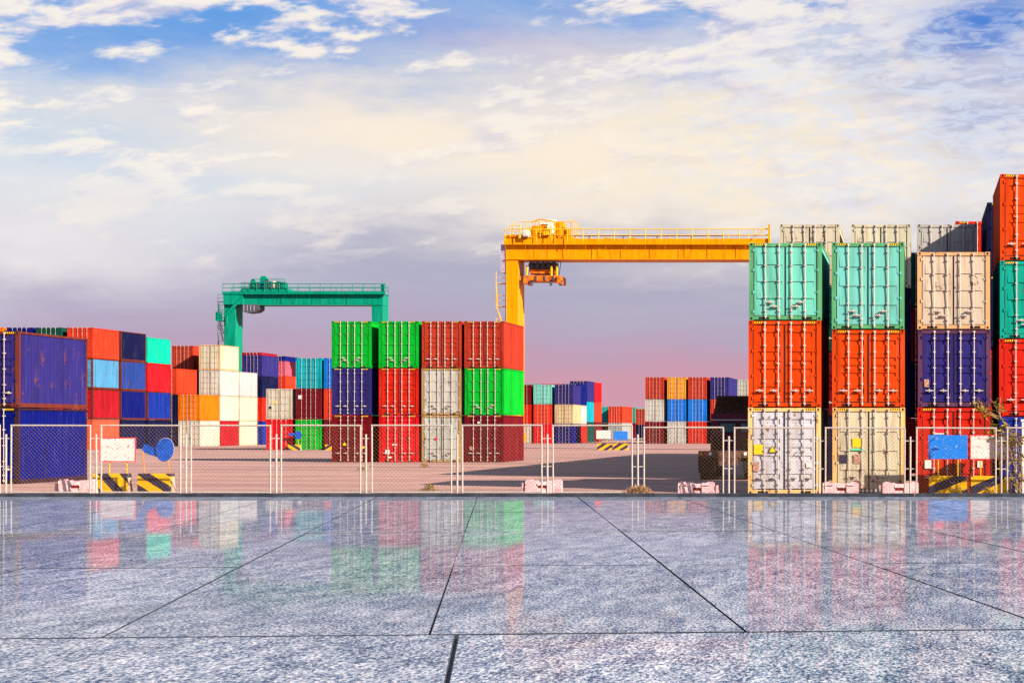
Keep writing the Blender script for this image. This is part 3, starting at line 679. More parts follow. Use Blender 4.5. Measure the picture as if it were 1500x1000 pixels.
# ------------------------------------------------------------------ gantry cranes
def rail_run(m, p0, p1, h, step, mt, r=.035, mid=True):
    a = Vector(p0); b = Vector(p1); n = max(1, round((b - a).length / step)); up = Vector((0, 0, h))
    m.tube(a + up, b + up, r, mt, 5); 
    if mid: m.tube(a + up * .5, b + up * .5, r * .8, mt, 5)
    for k in range(n + 1):
        q = a.lerp(b, k / n); m.tube(q, q + up, r, mt, 5)
def crane_mat(name, rgb):
    return paint(name, (*rgb, 1), .45, .35, False, .2)
YC = crane_mat('crane_yellow_paint', (.62, .215, .0)); YL = flat('crane_rail_yellow', (.62, .34, .01), .5, 0, .1)
GC = crane_mat('crane_green_paint', (.0, .19, .125)); GD = flat('crane_dark_steel', (.05, .06, .08), .6, 0, .3)
PUR = flat('electrical_house_paint', (.38, .32, .42), .6, 0, .15)
def crane(name, label, px0, px1, s, y_top, y_bot, legw, mt, rl, spread_px, top_px, legd=3.1, yellow=True):
    """px0/px1: outer sides of the legs, y_top/y_bot: girder top and bottom in the photo"""
    o = W3((px0 + px1) / 2, s); root = thing(name, (o.x, o.y, 0), label, 'crane')
    hx = (px1 - px0) / 2 / s; zt = PZ(y_top, s); zb = PZ(y_bot, s); lx = lambda px: (px - (px0 + px1) / 2) / s
    g = MB()                                                # main girder: box with flanges, stiffeners and joints
    g.box(-hx, 0, zb, hx, legd, zt, mt); g.box(-hx - .1, -.10, zt, hx + .1, legd + .1, zt + .10, mt); g.box(-hx - .05, -.10, zb - .08, hx + .05, legd + .1, zb, mt)
    for k in range(1, 9):
        x = -hx + 2 * hx * k / 9
        g.box(x - .03, -.05, zb, x + .03, 0, zt, mt)
    for k in (3, 6): x = -hx + 2 * hx * k / 9 + .8; g.box(x - .3, -.03, zb + .15, x + .3, 0, zt - .15, mt)
    link('girder', g.mesh('girder'), root)
    wy = -.42 if yellow else -.55
    wk = MB(); wk.box(-hx - .1, wy, zt - .02, hx + .5, -.12, zt + .04, mt)
    wk.box(-hx - .1, wy, zt + .04, hx + .5, wy + .04, zt + .55 if yellow else zt + .35, mt)
    for k in range(14): x = -hx + 2 * hx * k / 13; wk.poly([(x, wy + .04, zt - .02), (x + .06, wy + .04, zt - .02), (x + .06, -.1, zt - .55), (x, -.1, zt - .55)], mt)
    link('walkway', wk.mesh('walkway'), root)
    hr = MB(); rail_run(hr, (-hx, wy + .02, zt + .3), (hx + .5, wy + .02, zt + .3), 1.15, 1.5, rl, .05)
    rail_run(hr, (-hx, legd, zt + .1), (hx, legd, zt + .1), 1.1, 1.9, rl, .05); link('handrail', hr.mesh('handrail'), root)
    ra = MB(); ra.box(-hx + .5, .5, zt + .10, hx - .5, .62, zt + .24, GD); ra.box(-hx + .5, legd - .62, zt + .10, hx - .5, legd - .5, zt + .24, GD); link('trolley_rail', ra.mesh('trolley_rail'), root)
    for sx in (-1, 1):
        l = MB(); x0 = -hx if sx < 0 else hx - legw; x1 = x0 + legw; t = .16
        bx0, bx1 = (x0 + t, x1 - 0.02)
        l.hexa([(bx0, 0.01, .9), (bx1, 0.01, .9), (bx1, legd - .01, .9), (bx0, legd - .01, .9)], [(x0, .01, zb - .08), (x1, .01, zb - .08), (x1, legd - .01, zb - .08), (x0, legd - .01, zb - .08)], mt)
        for q in (.3, .6): z = zb * q; l.box(x0 + .05, -.03, z, x1 + .03, .01, z + .06, mt)
        link('leg', l.mesh('leg'), root)
        sb = MB(); sb.box(x0 - .1, -3.6, .75, x1 + .1, legd + .3, 1.5, mt); link('sill_beam', sb.mesh('sill_beam'), root)
        for yy in (-3.0, -1.6, .4, legd - .5):
            wh = MB(); xc = (x0 + x1) / 2; wh.tube((xc - .3, yy, .62), (xc + .3, yy, .62), .62, RUBBER, 16); wh.tube((xc - .32, yy, .62), (xc + .32, yy, .62), .28, mt, 12)
            link('wheel', wh.mesh('wheel'), root)
    # stair and cage on the left leg
    st = MB(); zc = zt - .45 * (zt - zb)
    for k in range(7):
        z1 = zt - (3.6 if yellow else 1.0) - k * 2.2; xx = -hx - .55
        if z1 < 2: break
        st.box(xx - .45, .3, z1 - .05, xx + .45, 1.5, z1, rl if yellow else mt)
        rail_run(st, (xx - .45, .3, z1), (xx + .45, .3, z1), 1.0, .9, rl if yellow else mt, .03)
        st.tube((xx - .45, .3, z1), (xx - .35 * (-1) ** k, .3, z1 - 2.2), .05, rl if yellow else mt, 5); st.tube((xx + .45, .3, z1), (xx + .45, .3, z1 - 2.2), .03, rl if yellow else mt, 5)
        for j in range(8): st.box(xx - .45, .32, z1 - .27 * j - .02, xx - .15, .7, z1 - .27 * j, mt)
    link('stairway', st.mesh('stairway'), root)
    if yellow:
        c = MB(); a, b = lx(733.5), lx(741); z0, z1 = PZ(399, s), PZ(358, s)
        c.box(a, .1, z0, b - .02, 2.2, z1, PUR)
        for k in range(5): x = a + (b - a) * k / 5; c.box(x, .07, z0 + .1, x + .03, .1, z1 - .1, PUR)
        link('electrical_cabinet', c.mesh('electrical_cabinet'), root)
        t = MB(); a, b = lx(768), lx(833)
        t.box(a, -.1, zt + .30, b, legd + .1, zt + .62, mt); link('trolley', t.mesh('trolley'), root)
        random.seed(3)
        def unit(nm, p0, p1, q0, q1, y0, y1, mm):
            u = MB(); xa, xb, za, zb_ = lx(p0), lx(p1), PZ(q1, s), PZ(q0, s); u.box(xa, y0, za, xb, y1, zb_, mm)
            for k in range(1, 4): xx = xa + (xb - xa) * k / 4; u.box(xx - .03, y0 - .04, za + .05, xx + .03, y0, zb_ - .05, mm)
            u.box(xa + .05, y0 + .1, zb_, xb - .05, y1 - .1, zb_ + .08, mm); link(nm, u.mesh(nm), root)
        WHT = flat('white_panel', (.58, .56, .52), .5, 0, .1)
        unit('winch_motor', 778, 788, 331, 346, .2, 1.3, YC); unit('winch_drum', 789, 800, 327, 343, .4, 1.9, YC); unit('gearbox', 801, 811, 330, 344, .1, 1.4, WHT)
        unit('winch_motor', 813, 824, 325, 346, .3, 1.7, YC); unit('control_box', 768, 778, 339, 348, -.7, -.2, WHT); unit('roof_cover', 790, 812, 322, 328, .3, 2.2, WHT)
        for k, xx in enumerate((780, 786, 791, 797, 806, 817, 829)):
            pass
        unit('girder_head', 740.5, 758, 345, 357.5, -.2, 3.0, YC)
        unit('winch_frame', 764, 836, 345.5, 350.5, .0, 2.6, YC); unit('hoist_motor', 768, 776, 334, 345, .6, 1.6, YC); unit('hoist_motor', 825, 832, 334, 345, .6, 1.6, YC)
        unit('brake_housing', 796, 806, 336, 345, -.3, .1, YL); unit('instrument_panel', 769.5, 778, 339, 347, -.95, -.8, WHT)
        for px in (770, 784, 812, 830, 750):
            mst = MB(); mst.tube((lx(px), .3, PZ(346, s)), (lx(px), .3, PZ(323 + (px % 7), s)), .05, YL, 5); link('lamp_mast', mst.mesh('lamp_mast'), root)
        mst = MB(); mst.tube((lx(778), .3, PZ(325, s)), (lx(790), .3, PZ(320.5, s)), .07, mt, 5); mst.tube((lx(790), .3, PZ(320.5, s)), (lx(812), .3, PZ(324, s)), .06, mt, 5); link('roof_beam', mst.mesh('roof_beam'), root)
        dr = MB(); dr.tube((lx(792), 1.0, zt + 1.15), (lx(812), 1.0, zt + 1.15), .42, YC, 14); link('cable_drum', dr.mesh('cable_drum'), root)
        hr2 = MB(); rail_run(hr2, (lx(764), -.9, zt + .6), (lx(839), -.9, zt + .6), 1.5, .9, rl, .035); rail_run(hr2, (lx(750), -.9, zt + .55), (lx(765), -.9, zt + .55), 1.2, .8, rl, .035)
        rail_run(hr2, (lx(839), -.9, zt + .3), (lx(839), legd, zt + .3), 2.0, 1.0, rl, .035); link('trolley_handrail', hr2.mesh('trolley_handrail'), root)
        # hoisting gear, head block and spreader under the girder
        sp = MB(); a, b = lx(768), lx(818); zz = PZ(411, s)
        OR = flat('orange_brown_paint', (.42, .11, .01), .6, 0, .4, 3)  # darker orange-brown than the girder
        sp.box(a, .5, zz, b, 2.9, zz + .55, OR)
        for xx in (770, 783, 796, 808): sp.box(lx(xx), .42, zz + .05, lx(xx) + .12, .5, zz + .5, GD)
        for x in (a - .15, b - .2): sp.box(x, .3, zz - .25, x + .35, 3.1, zz + .45, OR)
        for x in (a + .5, b - .9, b): sp.prism([(x, zz - .45), (x + .12, zz - .45), (x + .3, zz + .1), (x - .1, zz + .1)], .5, .7, GD)
        link('spreader', sp.mesh('spreader'), root)
        hb = MB(); hb.box(lx(773), .9, zz + .75, lx(811), 2.5, zz + 1.15, OR); hb.box(lx(780), 1.1, zz + .55, lx(800), 2.3, zz + .75, GD); link('head_block', hb.mesh('head_block'), root)
        sh = MB()
        for xx in (776, 784, 792, 800, 808):
            sh.tube((lx(xx), 1.0, zz + 1.55), (lx(xx), 1.25, zz + 1.55), .34, GD, 14)
        sh.box(lx(772), 1.3, zz + 1.2, lx(812), 2.1, zb - .3, GD); link('sheave_set', sh.mesh('sheave_set'), root)
        ro = MB()
        for xx in (771, 779, 790, 804, 812):
            for yy in (1.0, 2.3): ro.tube((lx(xx), yy, zz + .5), (lx(xx) + .2, yy, zb - .08), .035, GD, 5)
        for xx in (770, 806, 814): ro.tube((lx(xx), .6, zz + .5), (lx(xx), .6, zb - .6), .11, YL, 6)
        link('hoist_rope', ro.mesh('hoist_rope'), root)
        en = MB(); en.box(lx(1126), -.6, zt - .3, lx(1128.5), -.4, zt + 1.9, mt); en.tube((lx(1112), -.9, zt + .9), (lx(1124), -.9, zt + 1.6), .06, rl, 5); link('end_post', en.mesh('end_post'), root)
        bz = MB(); bz.box(lx(836), .9, zt + .9, lx(1060), 1.05, zt + 1.02, GD)
        bz.tube((lx(884), .7, zt + .75), (lx(908), .7, zt + .35), .07, mt, 5); bz.tube((lx(908), .7, zt + .35), (lx(928), .7, zt + .75), .07, mt, 5)
        for px in range(860, 1060, 50): bz.box(lx(px), .9, zt + .1, lx(px) + .08, 1.0, zt + .9, GD)
        link('cable_tray', bz.mesh('cable_tray'), root)
    else:
        t = MB(); a, b = lx(357), lx(420); t.box(a, -.6, zt + .25, b, legd + .1, zt + .6, mt); link('trolley', t.mesh('trolley'), root)
        BL = flat('blue_motor_paint', (.02, .15, .5), .5); CRM = flat('cream_motor_paint', (.6, .5, .42), .5)
        def unit(nm, p0, p1, q0, q1, y0, y1, mm):
            u = MB(); u.box(lx(p0), y0, PZ(q1, s), lx(p1), y1, PZ(q0, s), mm); u.box(lx(p0) + .1, y0 + .1, PZ(q0, s), lx(p1) - .1, y1 - .2, PZ(q0, s) + .12, mm); link(nm, u.mesh(nm), root)
        unit('winch_motor', 364, 369, 416, 425, 0, 1, CRM); unit('winch_drum', 371, 380, 414, 426, .1, 1.6, GD); unit('control_box', 380, 388, 405, 414, .3, 1.2, mt)
        unit('winch_motor', 383, 390, 413, 423, 0, 1.2, BL); unit('gearbox', 392, 397, 413, 424, .1, 1.4, GD); unit('winch_motor', 398, 402, 413, 421, .1, 1.1, CRM)
        unit('resistor_box', 403, 411, 413, 423, .1, 1.5, GD); unit('machinery_deck', 354, 424, 424, 428.5, -.5, 2.2, GC); unit('equipment_cabinet', 368, 373, 410, 424, -.2, .5, GC)
        unit('equipment_cabinet', 411, 416, 415, 424, .2, 1.5, GC); unit('cable_reel', 388, 394, 411, 424, -.3, .3, GD); unit('girder_fairing', 328.5, 357, 429.5, 446, -.45, 2.5, GC)
        hr2 = MB(); rail_run(hr2, (lx(356), -.7, zt + .5), (lx(423), -.7, zt + .5), 1.1, 1.1, mt, .05); rail_run(hr2, (lx(370), -.3, zt + 1.0), (lx(418), -.3, zt + 1.0), 1.1, 1.1, mt, .05)
        link('trolley_handrail', hr2.mesh('trolley_handrail'), root)
        cb = MB(); P_ = [(356, 446), (380, 446), (380, 453), (375, 457), (363, 458.5), (356, 456)]
        cb.prism([(lx(x), PZ(y, s)) for x, y in reversed(P_)], -.3, 2.2, GD)
        for k in range(4): x = lx(358 + 5 * k); cb.box(x, -.36, PZ(455, s), x + .05, -.3, PZ(447, s), PUR)
        link('operator_cab', cb.mesh('operator_cab'), root)
        pl = MB(); a, b = lx(317), lx(328)
        pl.box(a, -.4, PZ(470, s), b, 2, PZ(468, s), mt); pl.box(a, -.35, PZ(468, s), a + .08, 1.9, PZ(458, s), mt)
        for k in range(5): x = a + (b - a) * k / 5; pl.box(x, -.38, PZ(468, s), x + .1, -.32, PZ(457, s), mt)
        pl.box(a, -.38, PZ(458, s), b, -.30, PZ(457, s), mt)
        for k in range(5): z = PZ(447 + 2.4 * k, s); pl.box(lx(320), -.3, z, lx(328), -.22, z + .06, mt)
        pl.box(lx(321), -.3, PZ(470, s), lx(322), -.2, PZ(446, s), mt)
        for k in range(6): z = PZ(470 + 2.0 * k, s); pl.box(lx(319), -.3, z - .05, lx(325), .2, z, GD)
        pl.tube((lx(324), -.2, PZ(481, s)), (lx(328), -.2, PZ(500, s)), .12, GD, 5)
        pl.tube((lx(330), -.35, PZ(462, s)), (lx(356), -.35, PZ(437, s)), .22, mt, 6); pl.tube((lx(334), -.35, PZ(462, s)), (lx(334), -.35, PZ(474, s)), .12, mt, 6)
        link('service_platform', pl.mesh('service_platform'), root)
        hd = MB(); hd.box(-hx - .05, -.05, zt - .4, -hx + 2.2, legd, zt + .12, mt); hd.box(hx - .2, -.3, zt - .2, hx + .25, .1, zt + 1.4, mt); link('girder_head', hd.mesh('girder_head'), root)
    return root
crane('gantry_crane', 'yellow rubber-tyred gantry crane with hanging spreader between the middle and right container blocks', 741, 1121, 15.4, 358.5, 379, 17.4 / 15.4, YC, YL, (768, 818), (768, 833))
crane('gantry_crane', 'distant green rubber-tyred gantry crane behind the cream and bright green containers', 328.5, 560.5, 10.4, 431, 446, 1.55, GC, GC, (0, 0), (0, 0), 3.0, False)

# ------------------------------------------------------------------ truck, seen from behind
def truck():
    s = 35.9; o = W3(1066, s)
    r = thing('truck_tractor', (o.x, o.y, 0), 'dark maroon truck tractor seen from behind beside the light grey container', 'truck')
    MAR = flat('maroon_cab_paint', (.13, .022, .045), .4, 0, .2); DK = flat('brown_deflector', (.07, .032, .02), .6, 0, .3); CH_ = flat('dirty_chassis', (.10, .055, .042), .8, 0, .5)
    m = MB()
    for x in (-.45, .37): m.box(x, .1, .75, x + .09, 6.6, 1.0, CH_)
    for y in (.6, 2.2, 4.0, 5.5): m.box(-.36, y, .78, .37, y + .12, .96, CH_)
    m.box(-.5, .9, 1.0, .5, 2.0, 1.08, CH_)
    link('chassis', m.mesh('chassis'), r)
    b = MB(); b.box(-1.2, 0, .92, 1.2, .14, 1.20, CH_); b.box(-.4, .02, .6, .4, .12, .92, CH_); link('rear_bumper', b.mesh('rear_bumper'), r)
    for sx in (-1, 1):
        for x, mt in ((1.08, LAMP_O), (.90, LAMP_R), (.72, LAMP_W)):
            l = MB(); l.tube((sx * x, -.03, 1.08), (sx * x, 0, 1.08), .07, mt, 12); link('tail_lamp', l.mesh('tail_lamp'), r)
        for y in (.9, 2.2):
            for xa, xb in ((.62, .88), (.92, 1.18)):
                w = MB(); w.tube((sx * xa, y, .52), (sx * xb, y, .52), .52, RUBBER, 22); w.tube((sx * (xa - .01), y, .52), (sx * (xb + .01), y, .52), .26, CH_, 14); link('wheel', w.mesh('wheel'), r)
        w = MB(); w.tube((sx * .85, 5.9, .52), (sx * 1.15, 5.9, .52), .52, RUBBER, 22); link('wheel', w.mesh('wheel'), r)
        mf = MB(); mf.box(min(sx * .6, sx * 1.22), -.05 + .2, .3, max(sx * .6, sx * 1.22), .23, 1.0 - .06, RUBBER); link('mud_flap', mf.mesh('mud_flap'), r)
        mi = MB(); xx = sx * 1.45; mi.box(xx - .1, 6.4, 1.7, xx + .1, 6.55, 2.35, RUBBER); mi.box(xx - .1, 6.4, 1.45, xx + .1, 6.55, 1.66, RUBBER); mi.tube((sx * 1.2, 6.5, 2.4), (xx, 6.5, 2.4), .025, RUBBER, 5); mi.tube((xx, 6.5, 2.4), (xx, 6.5, 1.45), .02, RUBBER, 5); link('wing_mirror', mi.mesh('wing_mirror'), r)
    c = MB()
    c.hexa([(-1.2, 4.6, 1.0), (1.2, 4.6, 1.0), (1.22, 6.9, 1.0), (-1.22, 6.9, 1.0)], [(-1.18, 4.62, 2.75), (1.18, 4.62, 2.75), (1.1, 6.7, 2.75), (-1.1, 6.7, 2.75)], MAR)
    c.box(-1.16, 4.57, 2.45, 1.16, 4.6, 2.5, STK_W)
    link('cab', c.mesh('cab'), r)
    for xa, xb in ((-.78, -.1), (.12, .80)):
        g = MB(); g.box(xa, 4.56, 1.95, xb, 4.595, 2.33, GLASS); g.box(xa - .04, 4.575, 1.91, xb + .04, 4.598, 2.37, RUBBER); link('rear_window', g.mesh('rear_window'), r)
    d = MB(); d.hexa([(-1.08, 4.7, 2.75), (1.08, 4.7, 2.75), (1.02, 6.4, 2.75), (-1.02, 6.4, 2.75)], [(-.92, 4.8, 3.52), (.92, 4.8, 3.52), (.75, 5.4, 3.46), (-.75, 5.4, 3.46)], DK)
    for k in range(6): d.box(-.9, 4.70, 2.84 + k * .11, .9, 4.74, 2.88 + k * .11, DK)
    link('roof_deflector', d.mesh('roof_deflector'), r)
    t = MB(); t.tube((-.75, 3.3, .75), (-.75, 4.4, .75), .3, GALV, 14); link('fuel_tank', t.mesh('fuel_tank'), r)
    e = MB(); e.box(-1.0, 3.9, 1.0, -.7, 4.3, 1.75, RUBBER); link('air_box', e.mesh('air_box'), r)
    e = MB(); e.box(.3, 3.6, 1.0, .9, 4.3, 1.7, CH_); link('battery_box', e.mesh('battery_box'), r)
truck()

# ------------------------------------------------------------------ mesh fence
FS = 45.9
def fence():
    # one panel prototype 2.53 wide
    w, h = 116 / FS, 2.22; zb = .02
    f = MB(); R = .027
    f.tube((0, 0, -.05), (0, 0, h), R, FENCE, 8); f.tube((w, 0, -.05), (w, 0, h), R, FENCE, 8); f.tube((-.02, 0, h), (w + .02, 0, h), R, FENCE, 8); f.tube((0, 0, .09), (w, 0, .09), R * .9, FENCE, 8)
    fm = f.mesh('panel_frame')
    n = MB(); p = .125; x0, x1, z0, z1 = .03, w - .03, .1, h - .02; H = z1 - z0; r = .0029
    k = -math.ceil(H / p)
    while k * p < x1 - x0:
        for sgn in (1, -1):
            # line x = x0 + k*p + t, z = z0 + t   (or mirrored)
            ta, tb = max(0, -k * p), min(H, (x1 - x0) - k * p)
            if tb - ta > .02:
                xa, xb = x0 + k * p + ta, x0 + k * p + tb; za, zc = z0 + ta, z0 + tb
                if sgn < 0: xa, xb = x0 + x1 - xa, x0 + x1 - xb
                n.tube((xa, .006 * sgn, za), (xb, .006 * sgn, zc), r, WIRE, 3, caps=False)
        k += 1
    nm = n.mesh('wire_mesh')
    po = MB(); po.tube((0, 0, -.1), (0, 0, 1.94), .032, FENCE, 10); po.box(-.19, -.012, 1.79, .19, .012, 1.82, FENCE); po.box(-.19, -.012, .90, .19, .012, .93, FENCE); po.box(-.14, -.14, -.1, .14, .14, .06, CB_C)
    pm = po.mesh('fence_post')
    starts = [-116, 16.4, 147.8, 280, 411.6, 545.2, 677.4, 810, 943.2, 1075.8, 1209, 1342.4, 1475.4, 1608]
    places = ['cut by the left edge of the frame', 'in front of the near blue container', 'in front of the white sign and blue disc', 'in front of the cream wall of containers', 'left of the middle block',
              'in front of the second and third middle stacks', 'in front of the fourth middle stack', 'in front of the beige and cyan far stacks', 'in front of the far row left of the truck',
              'in front of the truck and light grey container', 'in front of the cream container with green tape', 'in front of the blue sign', 'at the right edge before the blue container', 'beyond the right edge of the frame']
    for i, px in enumerate(starts[:13]):
        o = W3(px, FS); g0 = gz(o.x, o.y)
        r0 = thing('chain_link_fence', (o.x, o.y + random.uniform(-.02, .02), g0), 'white framed chain-link panel ' + places[i], 'fence', 'chain-link fence panels along the plaza edge')
        r0.rotation_euler = (random.uniform(-.008, .008), random.uniform(-.004, .004), random.uniform(-.01, .01))
        link('panel_frame', fm, r0); nn = link('wire_mesh', nm, r0)
        pp = W3(px + 116 + 8.3, FS)
        q = thing('fence_post', (pp.x, pp.y + .02, g0), 'short post right of the panel ' + places[i], 'fence post', 'posts between the fence panels')
        q.rotation_euler = (0, random.uniform(-.006, .006), 0)
        link('post', pm, q)
fence()

# ------------------------------------------------------------------ striped concrete blocks and the signs on them
def striped_block(px, s, w, h, label, group, lean=1, dp=.42, k0=-8, slope=.62, stw=.30):
    o = W3(px, s); r = thing('concrete_block', (o.x, o.y, gz(o.x, o.y)), label, 'block', group)
    m = MB()
    # front face cut in slanting stripes, each its own prism with a small taper; chipped right end
    def clip(poly, a, b, c):                      # keep a*x + b*z <= c
        out = []
        for i in range(len(poly)):
            p, q = poly[i], poly[(i + 1) % len(poly)]; fp, fq = a * p[0] + b * p[1] - c, a * q[0] + b * q[1] - c
            if fp <= 0: out.append(p)
            if fp * fq < 0: t = fp / (fp - fq); out.append((p[0] + (q[0] - p[0]) * t, p[1] + (q[1] - p[1]) * t))
        return out
    full = [(0, 0), (w * .985, 0), (w, h * .25), (w * .985, h * .55), (w * .99, h), (.01, h)]
    sl = slope * lean; k = k0; i = 0
    while k < 12:
        # stripes along direction (1, -sl): value v = z + sl*x
        P = clip(full, sl, 1, (k + 1) * stw); P = clip(P, -sl, -1, -k * stw)
        if len(P) >= 3: m.prism(P, 0, dp, CB_Y if k % 2 else CB_K)
        k += 1
    link('striped_body', m.mesh('striped_body'), r)
    e = MB(); e.hexa([(w + .002, .06, 0), (w + .06, .06, 0), (w + .06, dp - .05, 0), (w + .002, dp - .05, 0)], [(w + .002, .1, h * .8), (w + .015, .1, h * .7), (w + .015, dp - .1, h * .7), (w + .002, dp - .1, h * .8)], CB_C); link('broken_end', e.mesh('broken_end'), r)
    return r, o
def board_sign(px0, px1, y0, y1, s, mat, label, border, posts=(.25, .75), group='sign boards on striped blocks', pc=YEL):
    o = W3(px0, s); r = thing('sign_board', (o.x, o.y + .2, 0), label, 'sign', group)
    w = (px1 - px0) / s; za, zb = PZ(y1, s), PZ(y0, s)
    m = MB(); m.box(0, 0, za, w, .02, zb, mat); link('board', m.mesh('board'), r)
    if border:
        b = MB(); t = .03
        b.box(-t, -.006, zb, w + t, .02, zb + t, SIGN_RED); b.box(-t, -.006, za - t, w + t, .02, za, SIGN_RED); b.box(-t, -.006, za, 0, .02, zb, SIGN_RED); b.box(w, -.006, za, w + t, .02, zb, SIGN_RED)
        link('border', b.mesh('border'), r)
    for q in posts:
        p = MB(); p.tube((w * q, .04, .5), (w * q, .04, zb - .05), .022, pc, 6); link('post', p.mesh('post'), r)
    return r
NS = 44.7
GB = 'black and yellow striped blocks behind the fence'
striped_block(135.5, NS, 1.12, .64, 'black and yellow concrete block under the white sign at left', GB, slope=1.1, stw=.40)
striped_block(201, NS, 1.08, .64, 'black and yellow concrete block under the blue disc at left', GB)
striped_block(1360.5, NS, 1.27, .64, 'black and yellow concrete block under the large blue sign', GB, -1, slope=.42)
striped_block(1422, NS, 1.28, .64, 'black and yellow concrete block under the white sign at right', GB, -1, slope=.42)
board_sign(143, 194, 642, 675, NS, SIGN_W, 'white sign with red border and red flecks at left behind the fence', True)
board_sign(1360, 1417.6, 637, 672, NS, SIGN_B, 'large blue sign before the red container at right', False)
board_sign(1422.5, 1479, 638, 671.5, NS, SIGN_W, 'white sign with red edge between blue sign and leafy shrub', True)
def disc_sign():
    o = W3(238, NS); r = thing('disc_sign', (o.x, o.y + .2, 0), 'leaning blue round sign with a folded blue flap at left', 'sign')
    BL = flat('blue_sign_paint', (.002, .06, .36), .4, 0, .25, 5); z = PZ(658.5, NS)
    d = MB(); d.tube((-.02, -.02, 0), (.03, .02, 0), .37, BL, 32); me = d.mesh('disc'); ob = link('disc', me, r); ob.location = (0, 0, z)
    # lay the disc upright, turned away
    ob.data.clear_geometry(); d = MB(); n = 32; tilt = .15
    pts = [(.29 * math.cos(2 * math.pi * k / n), .38 * math.sin(2 * math.pi * k / n)) for k in range(n)]
    d2 = MB(); d2.prism([(x + .06 * zz, zz) for x, zz in pts], -.015, .01, BL)
    ob.data = d2.mesh('disc')
    b = MB(); n = 32; ring = [(.305 * math.cos(2 * math.pi * k / n) + .06 * .395 * math.sin(2 * math.pi * k / n), .395 * math.sin(2 * math.pi * k / n)) for k in range(n)]
    b.prism(ring, .012, .022, GALV); rr = link('rim', b.mesh('rim'), r); rr.location = (0, 0, z)
    f = MB(); P_ = [(203.5, 660), (207, 650), (226, 657), (225, 669), (218, 667), (204.5, 661.5)]
    f.prism([((x - 238) / NS, PZ(y, NS)) for x, y in reversed(P_)], .03, .05, BL); link('flap', f.mesh('flap'), r)
    for a, b_ in (((204.5, 660), (209, 697)), ((242, 674), (245, 697))):
        p = MB(); p.tube(((a[0] - 238) / NS, .03, PZ(a[1], NS)), ((b_[0] - 238) / NS, .0, PZ(b_[1] + 3, NS)), .02, flat('rusty_post', (.45, .18, .04), .7), 6); link('post', p.mesh('post'), r)
disc_sign()
# the same kit seen far off in the yard
FSg = 15.5
for px, lab in ((874.5, 'distant striped block below the small white sign'), (898, 'distant striped block below the small blue sign')):
    striped_block(px, FSg, 1.38, .62, lab, GB, -1)
board_sign(873, 894, 630, 642.5, FSg, SIGN_W, 'small distant white sign in the middle of the yard', False, group='small distant sign boards')
board_sign(898.5, 919, 631.5, 644, FSg, SIGN_B, 'small distant blue sign in the middle of the yard', False, group='small distant sign boards')
striped_block(421.5, FSg, 1.15, .52, 'distant striped block before the bright green container', GB)
striped_block(476, FSg, .75, .52, 'distant striped block left of the middle block', GB, -1)
def far_disc():
    o = W3(436, FSg); r = thing('disc_sign', (o.x, o.y + .1, 0), 'small distant blue round sign before the bright green container', 'sign'); BL = flat('blue_far_sign', (.002, .06, .36), .4)
    z = PZ(637, FSg); d = MB(); d.prism([(.34 * math.cos(k * math.pi / 10), .38 * math.sin(k * math.pi / 10)) for k in range(20)], 0, .03, BL); ob = link('disc', d.mesh('disc'), r); ob.location = (0, 0, z)
    f = MB(); f.box(-.9, .04, z - .05, -.25, .07, z + .2, BL); link('flap', f.mesh('flap'), r)
    p = MB(); p.tube((0, .05, .4), (0, .05, z), .03, YEL, 6); link('post', p.mesh('post'), r)
far_disc()

# ------------------------------------------------------------------ plastic barriers
def plastic_barrier(px, flip, label, s=45.3):
    o = W3(px, s); r = thing('plastic_barrier', (o.x, o.y, gz(o.x, o.y)), label, 'barrier', 'faded pink plastic barriers by the fence')
    w, h = 1.16, .44; m = MB(); a, b = w * .40, w * .66; z0, z1 = .19, .29
    for (x0, x1, q0, q1) in ((0, a, .02, h), (b, w, .02, h), (a, b, .02, z0), (a, b, z1, h - .03)):
        m.hexa([(x0, -.02 if q0 < .1 else 0, q0), (x1, -.02 if q0 < .1 else 0, q0), (x1, .36, q0), (x0, .36, q0)], [(x0, .04, q1), (x1, .04, q1), (x1, .30, q1), (x0, .30, q1)], PINK)
    m.box(a, .2, z0, b, .22, z1, SIGN_RED)
    m.box(.05, .05, h, .22, .28, h + .035, PINK); m.box(w - .22, .05, h, w - .05, .28, h + .035, PINK)
    for x0 in (.09, .77):
        for q in (.13, .36): m.box(x0, -.012, q, x0 + .26, .06, q + .022, PINK)
        m.box(x0, -.012, .13, x0 + .022, .06, .38, PINK)
    link('body', m.mesh('body'), r)
    c = MB(); 
    c.box(w + .002, .10, .12, w + .14, .26, .20, PINK); c.box(w + .06, .08, .06, w + .12, .28, .36, PINK); link('coupling', c.mesh('coupling'), r)
    if flip: r.rotation_euler = (0, 0, math.pi); r.location.x += w; r.location.y += .36
plastic_barrier(84, True, 'faded pink plastic barrier before the near blue container')
plastic_barrier(769, True, 'faded pink plastic barrier beside the ground shadow, left of the dry bush')
plastic_barrier(993, False, 'faded pink plastic barrier in front of the truck')
plastic_barrier(1205, False, 'faded pink plastic barrier left of the black step by the cream container')
plastic_barrier(1293, True, 'faded pink plastic barrier right of the black step')
def step_box():
    o = W3(1258, 45.3); r = thing('wheel_stop', (o.x, o.y, gz(o.x, o.y)), 'low black rubber step between two pink barriers', 'step')
    m = MB(); m.box(0, 0, 0, .73, .3, .14, RUBBER); link('lower_block', m.mesh('lower_block'), r)
    m = MB(); m.box(.06, .04, .142, .67, .28, .26, BLACKP); [m.box(.1 + k * .14, .02, .15, .16 + k * .14, .04, .24, GALV) for k in range(4)]; link('upper_block', m.mesh('upper_block'), r)
step_box()
